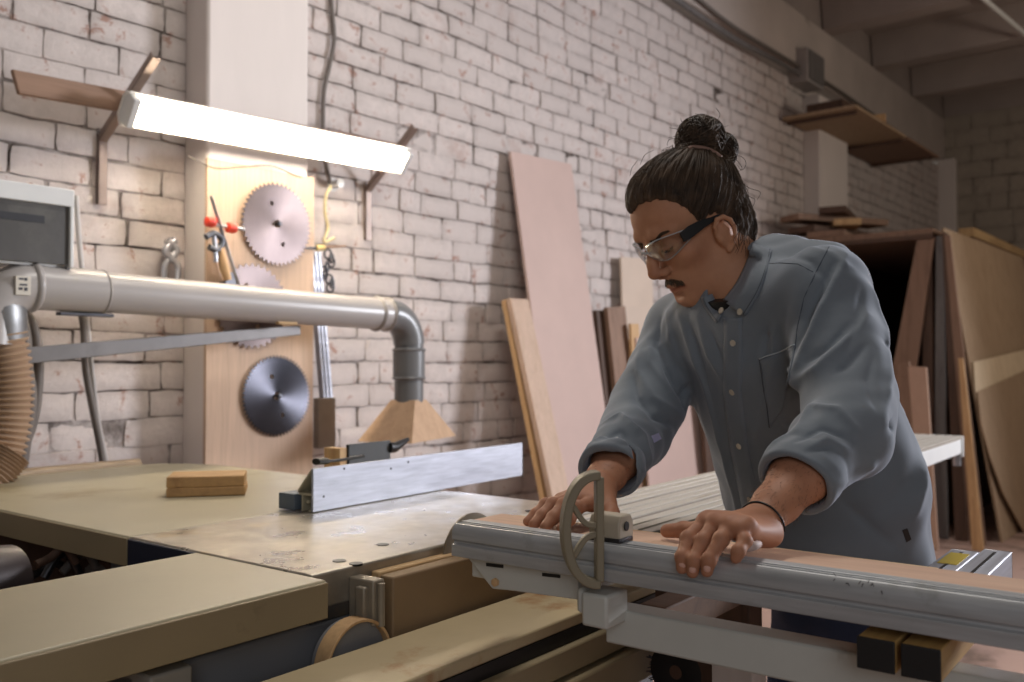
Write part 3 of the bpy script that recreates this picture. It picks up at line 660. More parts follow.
# guard block and metal fitting beside the table
MB().box((1.0, 1.062, ZT - .19), (1.55, 1.092, ZT - .018)).build('guard_board', plain('dusty_guard', (140, 116, 86), .7, var=.1, dirt=(100, 78, 54)), saw, .003)
MB().box((1.0, 1.0925, ZT - .06), (1.55, 1.112, ZT - .014)).build('guard_cap', pine_x, saw, .003)
MB().box((1.56, 1.055, ZT - .3), (1.585, 1.11, ZT - .02)).build('guard_post', pine, saw, .003)
c = onY(366, 592, 1.08)
MB().box((.955, 1.06, ZT - .085), (.98, 1.115, ZT - .015)).box((.945, 1.07, ZT - .075), (.958, 1.09, ZT - .025)).build('hinge', plain('dusty_hinge', (150, 140, 124), .45, .3), saw, .003)
MB().tube([(.968, 1.056, ZT - .02), (.968, 1.056, ZT - .085)], .006, 10).build('hinge_pin', MAT['dusty_hinge'], saw, smooth=.8)
# rounded plywood shroud
cc = onY(352, 662, 1.075); rs = .066
ang_ = [math.radians(d) for d in range(-10, 191, 8)]
MB().prism([V((cc.x + rs * .93 * math.cos(a), 1.066, cc.z + rs * .93 * math.sin(a))) for a in ang_], (0, .03, 0)).build('shroud', body_m, saw, .001); shr_ = bpy.data.objects['shroud']
MB().prism([V((cc.x + rs * math.cos(a), 1.055, cc.z + rs * math.sin(a))) for a in ang_] + [V((cc.x + rs * .93 * math.cos(a), 1.055, cc.z + rs * .93 * math.sin(a))) for a in ang_[::-1]], (0, .030, 0)).build('shroud_rim', pine, shr_, .001)
# saw blade guard disc just behind the fence end
bc = V((1.24, 1.105, ZT - .03))
MB().lathe(bc + V((0, -.004, 0)), (0, 1, 0), [(.02, 0), (.078, 0), (.078, .004), (.02, .004)], 40).build('blade_guard', plain('dusty_steel', (138, 126, 108), .45, .5), saw, smooth=.5)
# motor and cables seen under the left wing
MB().lathe(onY(18, 580, 1.75) + V((-.14, 0, 0)), (1, .2, 0), [(.03, 0), (.06, .01), (.066, .12), (.06, .17), (.03, .19)], 28).build('motor', plain('dark_motor', (66, 58, 58), .4, .3), saw, smooth=.6)
MB().lathe(onY(18, 566, 1.75) + V((-.16, .35, .0)), (0, 0, 1), [(.05, -.8), (.05, 0)], 20).build('motor_column', steel_dark, saw, smooth=.6)
for k, pp in enumerate((((52, 562), (66, 555), (80, 545), (92, 560)), ((60, 575), (72, 556), (84, 552), (96, 572)), ((78, 570), (92, 556), (104, 552), (112, 565)), ((95, 566), (108, 556), (122, 560), (130, 572)), ((46, 575), (58, 568), (70, 560), (84, 566)))):
    MB().tube(smooth_pts([onY(x, y_, 1.9 + k * .03) for x, y_ in pp]), .009, 8).build('cable', [dark_wood, steel_dark, cable_m][k % 3], saw, smooth=.8)
# ------------------------------------------------------------------ wooden block on the table
m = MB(); a = onZ(165, 497, ZT + .001); b2 = onZ(245, 495, ZT + .001); c2 = onZ(237, 473, ZT + .05); 
def wblock():
    lo = onZ(166, 497.5, ZT + .001); hi = onZ(245, 495, ZT + .001); ux = (hi - lo).normalized(); uy = V((-ux.y, ux.x, 0)); L_ = (hi - lo).length; D = .12
    t = thing('wooden_block', 'small pine block of two glued layers lying on the cream table', 'block', lo)
    def layer(z0, z1, ins, nm, mm):
        q = [lo + ux * ins[0] + uy * ins[2], lo + ux * (L_ - ins[1]) + uy * ins[2], lo + ux * (L_ - ins[1]) + uy * (D - ins[3]), lo + ux * ins[0] + uy * (D - ins[3])]
        MB().hexa([V((p.x, p.y, z0)) for p in q] + [V((p.x, p.y, z1)) for p in q]).build(nm, mm, t, .0025)
    layer(ZT + .001, ZT + .022, (0, 0, 0, 0), 'lower_layer', wood('block_pine', (190, 150, 100), (150, 110, 70), 0))
    layer(ZT + .0225, ZT + .048, (.0, .002, .001, .0), 'upper_layer', MAT['block_pine'])
wblock()
# ------------------------------------------------------------------ rip fence
rf = thing('rip_fence', 'silver aluminium rip fence standing on the cast iron table', 'fence', (1.24, 1.574, ZT))
A0, A1 = onZ(313, 512.5, ZT + .0015), onZ(522.5, 475.5, ZT + .0015); ux = (A1 - A0).normalized(); uy = V((-ux.y, ux.x, 0)); LF = (A1 - A0).length
def fb(name, lo, hi, mm, bev=.001, par=rf):
    M = Matrix(((ux.x, uy.x, 0, A0.x), (ux.y, uy.y, 0, A0.y), (0, 0, 1, A0.z), (0, 0, 0, 1)))
    return MB().box(lo, hi, M=M).build(name, mm, par, bev)
face_ = fb('face', (0, 0, 0), (LF, .006, .092), alu)
MF = Matrix(((ux.x, uy.x, 0, A0.x), (ux.y, uy.y, 0, A0.y), (0, 0, 1, A0.z), (0, 0, 0, 1)))
m = MB().box((0, .006, .034), (LF, .045, .039), M=MF).box((0, .006, 0), (LF, .014, .004), M=MF).box((0, .032, 0), (LF, .036, .036), M=MF).box((0, .014, .018), (LF, .02, .024), M=MF)
m.prism([MF @ V(p) for p in ((0, .006, .088), (0, .006, .092), (0, .05, .042), (0, .047, .038))], ux * LF)
m.build('profile_web', MAT['cream_laminate'], rf, .0006)
fb('stop_block', (-.012, .045, .002), (.06, .095, .036), plain('blue_grey_stop', (88, 100, 112), .5))
for x_, z_ in ((.09, .084), (.24, .07), (.03, .03), (.3, .08)):
    MB().lathe(MF @ V((x_, 0, z_)), -uy, [(.0028, 0), (.0028, .0006), (.001, .0007)], 10).build('rivet', black, face_)
# clamp carriage behind the fence
fb('mount_plate', (.262, .16, .0), (.412, .17, .116), plain('charcoal_plate', (52, 54, 56), .5), .002)
fb('wood_pad', (.236, .165, .0), (.262, .22, .108), pine, .002)
MB().tube(smooth_pts([MF @ V(p) for p in ((.10, .10, .092), (.13, .10, .091), (.18, .11, .088), (.28, .13, .088))]), [.014] * 9 + [.007] * 16, 10, ry=.55).build('lever', black, rf, smooth=.8)
MB().tube([MF @ V((.408, .165, .098)), MF @ V((.43, .165, .096)), MF @ V((.51, .19, .110))], [.015, .014, .006], 10).build('clamp_handle', black, rf, smooth=.8)
fb('carriage', (.236, .172, 0), (.40, .26, .02), steel_dark, .003)
# ------------------------------------------------------------------ sliding table
st = thing('sliding_table', 'long ribbed aluminium sliding table running back past the man', 'table', (1.6, .86, 0))
zs = .893; XE = 4.12
stripe = plain('pale_aluminium', (196, 190, 180), .42, .25, var=.05, scale=3, stretch=(.3, 6, 6), dirt=(160, 146, 128), dcut=.6, bump=.03)
ys0, ys1 = .86, 1.175; n = 3; wd = (ys1 - ys0) / n
MB().box((3.1, ys0 + .004, zs - .07), (XE - .02, 1.11, zs - .012)).build('beam', white_metal, st, .003)
MB().box((1.42, ys0 + .03, zs - .06), (3.099, 1.10, zs - .012)).build('under_frame', dark_wood_x, st, .003)
m = MB(); rb_ = MB()
for i in range(n):
    m.box((1.42, ys0 + i * wd + .004, zs - .011), (XE, ys0 + (i + 1) * wd - .004, zs))
    for k in range(3):
        yk = ys0 + i * wd + .007 + k * (wd - .012) / 2.9
        rb_.box((1.42, yk, zs), (XE, yk + .024, zs + .003))
m.build('deck', plain('tan_dusty_deck', (150, 138, 124), .5, .1, var=.06, scale=3, stretch=(.3, 6, 6)), st, .0008)
rb_.build('deck_ribs', stripe, st, .0008)
m = MB()
for i in range(1, n): m.box((1.42, ys0 + i * wd - .0045, zs - .010), (XE, ys0 + i * wd + .0045, zs - .004))
m.build('groove', navy, st)
MB().box((XE - .005, ys0, zs - .085), (XE + .015, ys1, zs + .001)).build('end_cap', white_metal, st, .003)
MB().tube([(XE - .02, ys0 + .02, zs - .12), (XE - .02, ys0 + .02, zs - .07)], .015, 12).build('foot_stop', steel, st, smooth=.8)
MB().box((2.75, .90, 0), (2.83, 1.08, zs - .07)).build('support_leg', body_m, st, .004)
MB().box((3.3, .90, 0), (3.38, 1.08, zs - .07)).build('support_leg', body_m, st, .004)
st.rotation_euler.z = math.radians(2.8); saw.rotation_euler.z = math.radians(2.2)
# ------------------------------------------------------------------ cross fence
# the crosscut fence and all it carries stand square to the sliding table, turned a little against the wall
FP, FA = V((.953, .90, 0)), math.radians(2.3)
FR = Matrix.Rotation(FA, 3, 'Z'); FRI = FR.inverted()
def _fr(px, py): return FRI @ (C0 - FP) + FP, FRI @ ray(px, py)
def oF(px, py, x): o, r = _fr(px, py); return o + r * ((x - o.x) / r.x)
def oFz(px, py, z): o, r = _fr(px, py); return o + r * ((z - o.z) / r.z)
before = set(bpy.data.objects)
cf = thing('crosscut_fence', 'long grey aluminium crosscut fence under the man\'s hands', 'fence', (.98, .5, .918))
YE = .895; YN = -.45; XFa = .955
m = MB()
prof = [(XFa, .968), (XFa + .004, .972), (XFa + .006, .972), (XFa + .006, .969), (XFa + .0085, .969), (XFa + .0085, .973), (XFa + .011, .973), (XFa + .011, .966), (XFa + .018, .966), (XFa + .018, .973), (XFa + .038, .973), (XFa + .038, .927), (XFa - .004, .927),
        (XFa - .004, .943), (XFa + .001, .945), (XFa + .001, .948), (XFa - .003, .950), (XFa - .003, .962)]
m.prism([(x, YE, z) for x, z in prof], (0, YN - YE, 0)); prf_ = m.build('fence_profile', grey_alu, cf, .0012)
MB().box((XFa + .012, YN, .9655), (XFa + .0178, YE - .01, .9665)).build('scale_slot', black, prf_)
# scribbled pencil marks on the front face
m = MB()
RR = random.Random(5)
def px_face(px, py, x): p = oF(px, py, x); return p
for (u0, v0) in ((847, 581), (856, 583), (866, 585), (873, 585), (883, 588), (800, 606), (812, 609), (832, 612), (837, 568 + 8)):
    for k in range(2):
        dx, dy = RR.uniform(-3, 3), RR.uniform(-3, 3)
        a_ = px_face(u0 + dx, v0 + dy, XFa - .0036); b_ = px_face(u0 + dx + RR.uniform(-3, 3), v0 + dy + RR.uniform(-4, 4), XFa - .0036)
        if (b_ - a_).length < .0012: continue
        m.tube([a_, b_], .00045, 4)
m.build('pencil_marks', steel_dark, prf_)
# mounting plate with slots below the left end
pz_ = lambda px, py: oF(px, py, .972)
poly = [pz_(466, 556), pz_(576, 566), pz_(576, 600), pz_(508, 590), pz_(495, 592)]
poly = [oF(466, 556, .972), oF(578, 569, .972), oF(578, 600, .972), oF(512, 591, .972), oF(492, 589, .972)]
mpl_ = MB().prism(poly, (.008, 0, 0)).build('mounting_plate', white_pnt, cf, .002)
for u0, u1, v0 in ((486, 503, 565), (542, 560, 575)):
    q = [oF(u0, v0 - 2.2, .9712), oF(u1, v0 - .2, .9712), oF(u1, v0 + 3.2, .9712), oF(u0, v0 + 1.2, .9712)]
    MB().prism(q, (.002, 0, 0)).build('slot', black, mpl_)
MB().lathe(oF(496, 582, .9715), (-1, 0, 0), [(.006, 0), (.006, .004), (.001, .005)], 6).build('plate_bolt', pine, mpl_)
MB().box((.984, .70, .893), (1.115, .885, .917)).build('fence_base', white_pnt, cf, .002)
# flip stop: slide block and D-shaped handle
fsz = .97
fs_ = thing('flip_stop', 'olive grey D-shaped flip stop clamped on the crosscut fence', 'fence stop', oF(600, 582, .94))
cB = oF(598, 530, .985)
b0 = oF(622, 545, .975); b1 = oF(622, 515, .99)
sbl_ = MB().prism([V((.968, b0.y - .0, b0.z)), V((.968, b0.y, .996)), V((.974, b0.y, 1.006)), V((.998, b0.y, 1.006)), V((1.004, b0.y, .996)), V((1.004, b0.y, b0.z))], (0, .045, 0)).build('slide_block', plain('pale_block', (178, 166, 146), .5, var=.06), fs_, .002)
MB().lathe((.985, b0.y - .0005, .992), (0, -1, 0), [(.006, 0), (.006, .001), (.004, .0012)], 14).build('bore', black, sbl_)
MB().box((.966, b0.y - .002, .9725), (1.0, b0.y + .05, .978)).build('clamp_jaw', steel_dark, fs_, .001)
hnd = plain('olive_plastic', (140, 130, 108), .5, var=.06, bump=.1)
# handle local plane: axis t (towards camera-left and out), z up
base = oF(599, 530, .950); tv = V((-.62, .62, 0)).normalized(); nv = V((-tv.y, tv.x, 0)); RH = .062
zc_ = (oF(600, 475, .95).z + oF(600, 583, .95).z) / 2; HH = (oF(600, 475, .95).z - oF(600, 583, .95).z) / 2
pts = [base + tv * ((.043 * math.sin(a) ** .8) if math.sin(a) > 0 else 0) + V((0, 0, zc_ - base.z + HH * math.cos(a))) for a in [math.pi * k / 28 for k in range(29)]]
def flat_bar(pts, w, d):   # w in plane, d across
    m = MB(); P_ = [V(p) for p in pts]; n_ = len(P_); vs = []
    for i, p in enumerate(P_):
        t_ = (P_[min(i + 1, n_ - 1)] - P_[max(i - 1, 0)]).normalized(); s_ = t_.cross(nv).normalized()
        for a_, b_ in ((-1, -1), (1, -1), (1, 1), (-1, 1)): vs.append(p + s_ * a_ * w / 2 + nv * b_ * d / 2)
    fs = [(i * 4 + k, i * 4 + (k + 1) % 4, i * 4 + 4 + (k + 1) % 4, i * 4 + 4 + k) for i in range(n_ - 1) for k in range(4)] + [(3, 2, 1, 0), tuple(4 * n_ - 4 + k for k in range(4))]
    return m.add(vs, fs)
m = flat_bar(pts, .0110, .025); m.build('rim', hnd, fs_, .002)
flat_bar([pts[0] + V((0, 0, -.002)), pts[-1] + V((0, 0, .002))], .010, .018).build('back_bar', hnd, fs_, .002)
mid = V((base.x, base.y, zc_))
flat_bar(smooth_pts([mid + V((0, 0, .004)), mid + tv * .018 + V((0, 0, .008)), mid + tv * .034 + V((0, 0, .03))], 5), .007, .011).build('spoke', hnd, fs_, .0015)
flat_bar(smooth_pts([mid + V((0, 0, -.006)), mid + tv * .018 + V((0, 0, -.012)), mid + tv * .033 + V((0, 0, -.034))], 5), .007, .011).build('spoke', hnd, fs_, .0015)
# ------------------------------------------------------------------ crosscut frame (outrigger)
pa, pb = oF(581, 592, .945), oF(607, 631, .945)
of = thing('crosscut_outrigger', 'off-white steel outrigger frame below the crosscut fence', 'frame', (1.2, .1, .85))
za, zb2 = .838, .884
yL = oF(603, 600, .995).y
MB().box((.99, -.5, za), (1.03, pb.y + .03, zb2)).build('front_member', white_pnt, of, .003)
MB().box((1.36, -.5, za), (1.40, .64, zb2)).build('rear_member', dark_wood_x, of, .003)
pa, pb = oF(581, 592, .945), oF(607, 631, .945)
MB().box((.945, pb.y, pb.z), (.998, pa.y, pa.z)).build('corner_block', white_pnt, of, .004)
MB().box((.952, pa.y + .001, pb.z + .012), (.99, pa.y + .013, pa.z + .002)).build('corner_cover', white_pnt, of, .006)
MB().box((1.03, .60, za), (1.36, .64, zb2)).build('side_member', dark_wood_x, of, .003)
MB().box((1.036, -.5, za), (1.36, -.46, zb2)).build('side_member', dark_wood_x, of, .003)
MB().tube([(1.35, .2, .3), (1.38, .05, .86)], .02, 12).build('support_arm', steel_dark, of, smooth=.8)
# wood blocks and aluminium bars lying on the frame
wb = wood('worn_block', (186, 148, 88), (150, 112, 64), 0)
for k, (u0, u1, vt) in enumerate(((857, 895, 637), (901, 941, 643))):
    p0, p1 = oF(u0, vt, .944), oF(u1, vt + 3, .944); yy0, yy1 = p1.y, p0.y
    t = thing('wooden_bearer', ('left', 'right')[k] and ('pine bearer with a black painted end, nearer the flip stop' if k == 0 else 'pine bearer with a black painted end, farther from the flip stop'), 'bearer', (.95, (yy0 + yy1) / 2, .884), 'black-ended bearers under the fence')
    MB().box((.945, yy0, .8845), (1.12, yy1, .9168)).build('beam', wb, t, .0015)
    MB().box((.942, yy0, .8845), (.9455, yy1, .9172)).build('painted_end', plain('black_paint_%d' % k, (24, 22, 22), .6, var=.2), t, .001)
for k, (u0, u1, lb) in enumerate((((946, 566), (982, 549), 'aluminium bar with a yellow sticker standing out behind the fence'), ((974, 569), (1014, 552), 'aluminium bar without sticker standing out behind the fence, right of the stickered one'))):
    zz = .935
    p0, p1 = oFz(*u0, zz), oFz(*u1, zz)
    y0_, y1_ = (.36, .315) if k == 0 else (.295, .25)
    c1_ = oFz(979 if k == 0 else 1012, 552, zz); c0_ = oFz(962 if k == 0 else 990, 550, zz)
    y1_, y0_ = c1_.y, c1_.y + .036
    t = thing('aluminium_bar', lb, 'bar', (1.4, (y0_ + y1_) / 2, .884), 'aluminium bars behind the fence')
    MB().box((1.14, y1_, .8845), (c1_.x, y0_, zz)).build('bar_body', alu, t, .002)
    MB().box((c1_.x - .001, y1_, .8845), (c1_.x + .003, y0_, zz)).build('end_plate', steel, t, .001)
    MB().box((1.16, y1_ + .016, zz), (c1_.x - .02, y1_ + .02, zz + .0008)).build('groove', black, t)
    if k == 0: MB().box((c1_.x - .11, y1_ + .006, zz), (c1_.x - .03, y0_ - .006, zz + .001)).build('sticker', plain('yellow_sticker', (190, 166, 60), .5), t)
# ------------------------------------------------------------------ workpiece
wp = bx('long_timber', (.9935, -.45, .9182), (1.105, .925, .9635), wood('pinkish_beech', (212, 176, 150), (196, 156, 130), 1), bevel=.0015)
tag(wp, 'long pinkish timber lying against the back of the crosscut fence', 'timber')
lf = bx('light_offcut', (1.108, .30, .918), (1.15, .93, .955), wood('light_beech', (222, 190, 146), (206, 170, 124), 1), bevel=.0015)
tag(lf, 'lighter strip of timber lying beside the long pinkish timber', 'timber')
for o in set(bpy.data.objects) - before:
    if o.parent is None: o.location = FR @ (o.location - FP) + FP; o.rotation_euler.z = FA
# ------------------------------------------------------------------ things low at the bottom right
g = thing('wire_brush', 'dark round wire brush hanging under the outrigger frame', 'brush', onX(685, 665, 1.45))
cc = onX(684, 668, 1.45)
MB().lathe(cc, (-1, 0, 0), [(.045, 0), (.05, .01), (.05, .03), (.03, .034), (.012, .03)], 26).build('wheel', black, g, smooth=.6)
m = MB(); RR = random.Random(4)
for k in range(90):
    a = 2 * math.pi * k / 90 + RR.uniform(-.03, .03); r0, r1 = .046, .058 + RR.uniform(0, .012)
    d_ = V((0, math.cos(a), math.sin(a))); m.tube([cc + d_ * r0 + V((-.015, 0, 0)), cc + d_ * r1 + V((RR.uniform(-.03, 0), 0, 0))], .0012, 4)
m.build('bristles', steel_dark, g)
MB().box((1.42, .665, 0), (1.47, .845, .8)).build('post', dark_wood, thing('dark_pedestal', 'dark brown wooden pedestal under the crosscut frame', 'pedestal', (1.5, .7, 0)), .004)
pb = thing('cardboard_box', 'white printed cardboard box standing on the floor under the frame', 'box', (1.38, .66, 0))
q0 = onX(752, 668, 1.355)
MB().box((1.355, q0.y, 0), (1.41, q0.y + .07, q0.z)).build('carton', plain('white_card', (206, 200, 196), .7), pb, .003)
MB().box((1.352, q0.y + .02, q0.z - .05), (1.355, q0.y + .05, q0.z - .035)).build('print', red_p, pb)
# ================================================================== THE MAN
NV = lambda v: np.array([v[0], v[1], v[2]], dtype=np.float64)
class Field:
    """signed distance on a grid; shapes are blended in one after another"""
    def __init__(s, lo, hi, h):
        s.lo = np.array(lo, float); s.h = h; s.n = np.ceil((np.array(hi) - s.lo) / h).astype(int) + 1
        s.D = np.full(s.n, 1.0, np.float32); s.rs = 1.
    def sub(s, lo, hi):
        a = np.clip(np.floor((np.array(lo) - s.lo) / s.h).astype(int), 0, s.n); b = np.clip(np.ceil((np.array(hi) - s.lo) / s.h).astype(int) + 1, 0, s.n)
        sl = tuple(slice(a[i], b[i]) for i in range(3))
        ax = [(s.lo[i] + s.h * np.arange(a[i], b[i])).astype(np.float32) for i in range(3)]
        return sl, ax[0][:, None, None], ax[1][None, :, None], ax[2][None, None, :]
    def put(s, sl, d, k, op):
        A = s.D[sl]
        if op == '+':
            if k > 0: hh = np.maximum(k - np.abs(A - d), 0) / k; s.D[sl] = np.minimum(A, d) - hh * hh * k * .25
            else: s.D[sl] = np.minimum(A, d)
        else:
            d = -d
            if k > 0: hh = np.maximum(k - np.abs(A - d), 0) / k; s.D[sl] = np.maximum(A, d) + hh * hh * k * .25
            else: s.D[sl] = np.maximum(A, d)
    def cap(s, a, b, ra, rb=None, k=.01, op='+', U=None, su=1., sv=1.):
        """round cone a-b; with U the section is su wide along U and sv across it"""
        rb = ra if rb is None else rb; ra *= s.rs; rb *= s.rs; k *= s.rs; a = NV(a); b = NV(b); r = max(ra, rb) * max(su, sv) + k + 3 * s.h
        sl, X, Y, Z = s.sub(np.minimum(a, b) - r, np.maximum(a, b) + r)
        if 0 in s.D[sl].shape: return
        w = b - a; L = np.linalg.norm(w) + 1e-9; w = w / L
        px, py, pz = X - a[0], Y - a[1], Z - a[2]
        t = px * w[0] + py * w[1] + pz * w[2]; tc = np.clip(t, 0, L); rr = ra + (rb - ra) * tc / L
        if U is None:
            e2 = np.maximum(px * px + py * py + pz * pz - t * t, 0) + (t - tc) ** 2; d = np.sqrt(e2) - rr
        else:
            U = NV(U); U = U - w * U.dot(w); U /= np.linalg.norm(U); W = np.cross(w, U)
            u = px * U[0] + py * U[1] + pz * U[2]; v = px * W[0] + py * W[1] + pz * W[2]
            q = np.sqrt((u / su) ** 2 + (v / sv) ** 2 + ((t - tc) / min(su, sv)) ** 2) + 1e-6
            g = np.sqrt((u / su / su) ** 2 + (v / sv / sv) ** 2 + ((t - tc) / min(su, sv) ** 2) ** 2) + 1e-6
            d = (q - rr) * q / g
        s.put(sl, d.astype(np.float32), k, op)
    def ell(s, c, ax, rad, k=.01, op='+'):
        c = NV(c); rad = [q_ * s.rs for q_ in rad]; k *= s.rs; r = max(rad) + k + 3 * s.h
        sl, X, Y, Z = s.sub(c - r, c + r)
        if 0 in s.D[sl].shape: return
        px, py, pz = X - c[0], Y - c[1], Z - c[2]; q = 0; g = 0
        for A, ra in zip(ax, rad):
            u = px * A[0] + py * A[1] + pz * A[2]; q = q + (u / ra) ** 2; g = g + (u / ra / ra) ** 2
        q = np.sqrt(q) + 1e-6; g = np.sqrt(g) + 1e-6
        s.put(sl, (q * (q - 1) / g).astype(np.float32), k, op)
    def chain(s, pts, rs, k=.01, op='+', **kw):
        for i in range(len(pts) - 1): s.cap(pts[i], pts[i + 1], rs[i], rs[i + 1], k, op, **kw)
    def ridge(s, pts, amp, w, taper=True, soft=False):
        P_ = [NV(p) for p in pts]; r = 3.6 * w
        sl, X, Y, Z = s.sub(np.min(P_, 0) - r, np.max(P_, 0) + r)
        if 0 in s.D[sl].shape: return
        best = None; n = len(P_) - 1; DD = np.minimum(s.D[sl] ** 2, .0009)
        for i in range(n):
            a, b = P_[i], P_[i + 1]; ab = b - a; L2 = ab.dot(ab) + 1e-12
            px, py, pz = X - a[0], Y - a[1], Z - a[2]
            t = np.clip((px * ab[0] + py * ab[1] + pz * ab[2]) / L2, 0, 1)
            d2 = (px - t * ab[0]) ** 2 + (py - t * ab[1]) ** 2 + (pz - t * ab[2]) ** 2
            d2 = np.maximum(d2 - DD, 0)
            q = (i + t) / n; am = np.minimum(1, 1.15 * np.sin(np.pi * (.06 + .88 * q)) ** .7) if taper else 1.
            v = am * (np.exp(-d2 / (w * w)) if soft else np.exp(-(np.sqrt(d2 + .06 * w * w) - .245 * w) / (.62 * w))); best = v if best is None else np.maximum(best, v)
        s.D[sl] -= (amp * best).astype(np.float32)
    def val(s, p):
        q = (NV(p) - s.lo) / s.h; i = np.floor(q).astype(int)
        if (i < 0).any() or (i >= s.n - 1).any(): return 1.0
        f = q - i; c = s.D[i[0]:i[0] + 2, i[1]:i[1] + 2, i[2]:i[2] + 2].astype(float)
        c = c[0] * (1 - f[0]) + c[1] * f[0]; c = c[0] * (1 - f[1]) + c[1] * f[1]; return c[0] * (1 - f[2]) + c[1] * f[2]
    def grad(s, p):
        e = s.h * 1.5; g = np.array([s.val(V(p) + V(d)) - s.val(V(p) - V(d)) for d in ((e, 0, 0), (0, e, 0), (0, 0, e))]); n = np.linalg.norm(g) + 1e-9
        return V(g / n)
    def hit(s, px, py, d0=.9, d1=2.3):
        """first surface point seen through a pixel"""
        d = d0; r = ray(px, py); prev = None
        while d < d1:
            v = s.val(C0 + r * d)
            if v < 0: return C0 + r * (d - (s.h * .5) * (v / (v - prev) if prev is not None and prev > v else 0) * -1 if False else d)
            prev = v; d += s.h * .5
        return None
    def onto(s, p, off=0., n=14):
        p = V(p)
        for _ in range(n):
            v = s.val(p)
            if v >= .9: break
            p = p - s.grad(p) * (v - off) * .8
        return p
    def mesh(s, name, smooth=1, iso=0.):
        D = s.D; S = D < iso; nx, ny, nz = D.shape
        c = np.zeros((nx - 1, ny - 1, nz - 1), np.int8)
        for i in (0, 1):
            for j in (0, 1):
                for k in (0, 1): c += S[i:nx - 1 + i, j:ny - 1 + j, k:nz - 1 + k]
        act = np.argwhere((c > 0) & (c < 8)); del c
        vid = {}; m = len(act); key = (act[:, 0] * ny + act[:, 1]) * nz + act[:, 2]   # sorted
        acc = np.zeros((m, 3)); cnt = np.zeros(m); I, J, K = act.T
        corner = {(i, j, k): D[I + i, J + j, K + k].astype(np.float64) - iso for i in (0, 1) for j in (0, 1) for k in (0, 1)}
        for (a, b) in [((0, j, k), (1, j, k)) for j in (0, 1) for k in (0, 1)] + [((i, 0, k), (i, 1, k)) for i in (0, 1) for k in (0, 1)] + [((i, j, 0), (i, j, 1)) for i in (0, 1) for j in (0, 1)]:
            va, vb = corner[a], corner[b]; cr = (va < 0) != (vb < 0); t = np.where(cr, va / np.where(cr, va - vb, 1), 0)
            p = np.array(a)[None] + (np.array(b) - np.array(a))[None] * t[:, None]; acc += p * cr[:, None]; cnt += cr
        P_ = (act + acc / cnt[:, None]) * s.h + s.lo
        quads = []
        for ax in range(3):
            sl0 = [slice(None)] * 3; sl1 = [slice(None)] * 3; sl0[ax] = slice(0, -1); sl1[ax] = slice(1, None)
            ch = S[tuple(sl0)] != S[tuple(sl1)]
            e = np.argwhere(ch); u, v = (ax + 1) % 3, (ax + 2) % 3
            e = e[(e[:, u] > 0) & (e[:, v] > 0) & (e[:, u] < D.shape[u] - 1) & (e[:, v] < D.shape[v] - 1)]
            q = []
            for du, dv in ((-1, -1), (0, -1), (0, 0), (-1, 0)):
                f = e.copy(); f[:, u] += du; f[:, v] += dv; q.append(np.searchsorted(key, (f[:, 0] * ny + f[:, 1]) * nz + f[:, 2]))
            q = np.stack(q, 1); ins = S[e[:, 0], e[:, 1], e[:, 2]]
            q[~ins] = q[~ins][:, ::-1]; quads.append(q)
        Q = np.concatenate(quads)
        for _ in range(smooth):
            A = np.zeros_like(P_); n_ = np.zeros(m)
            for a, b in ((0, 1), (1, 2), (2, 3), (3, 0)):
                np.add.at(A, Q[:, a], P_[Q[:, b]]); np.add.at(A, Q[:, b], P_[Q[:, a]]); np.add.at(n_, Q[:, a], 1); np.add.at(n_, Q[:, b], 1)
            P_ = P_ * .5 + .5 * A / np.maximum(n_, 1)[:, None]
        me = bpy.data.meshes.new(name); me.vertices.add(m); me.vertices.foreach_set('co', P_.astype(np.float32).ravel())
        me.loops.add(len(Q) * 4); me.loops.foreach_set('vertex_index', Q.astype(np.int32).ravel())
        me.polygons.add(len(Q)); me.polygons.foreach_set('loop_start', np.arange(0, len(Q) * 4, 4, dtype=np.int32))
        me.update(calc_edges=True); me.validate(); me.polygons.foreach_set('use_smooth', [True] * len(me.polygons))
        return me, P_
cv = lambda lat, up, dep: CR @ V((lat, up, -dep))          # a vector given across / up / away from the lens axis
# ---- head frame
fh = V((-.93, 0, -.37)).normalized(); pit = math.radians(33)
HFc = (fh.x * math.cos(pit), -math.sin(pit), fh.z * math.cos(pit)); HUc = (fh.x * math.sin(pit), math.cos(pit), fh.z * math.sin(pit))
HF = cv(*HFc).normalized(); HU = cv(*HUc).normalized(); HL = HU.cross(HF).normalized() * -1
HL = HF.cross(HU).normalized(); HL = HL if HL.dot(C0 - at(689, 233, 1.57)) > 0 else -HL
HC = at(695, 226, 1.64); HS = 1.0
hp_ = lambda x, y, z: HC + (HL * x + HF * y + HU * z) * HS
HAX = (HL, HF, HU)
# ---- joints
wrL = at(757, 526, 1.143); elL = at(850, 420, 1.30); shL = at(820, 292, 1.45)
wrR = V((1.165, .79, 1.008)); elR = at(640, 425, 1.66); shR = at(680, 328, 1.78)
neck0 = at(738, 292, 1.60); pelvis = at(852, 590, 1.70)
TA = (shR - shL).normalized()                              # across the shoulders, towards his right
TW = (at(758, 290, 1.60) - at(848, 580, 1.70)).normalized()   # up the back
TF = TW.cross(TA).normalized(); TF = TF if TF.dot(V((-1, 0, 0))) > 0 else -TF
B = Field((.80, .20, .78), (1.95, 1.12, 1.62), .002)
# torso, neck
B.cap(at(775, 350, 1.62), at(835, 540, 1.69), .10, .10, .03, U=TA, su=1.5, sv=.95)
B.cap(shL, shR, .045, .045, .04)
B.cap(hp_(0, -.035, -.03), at(742, 312, 1.62), .054, .060, .02)
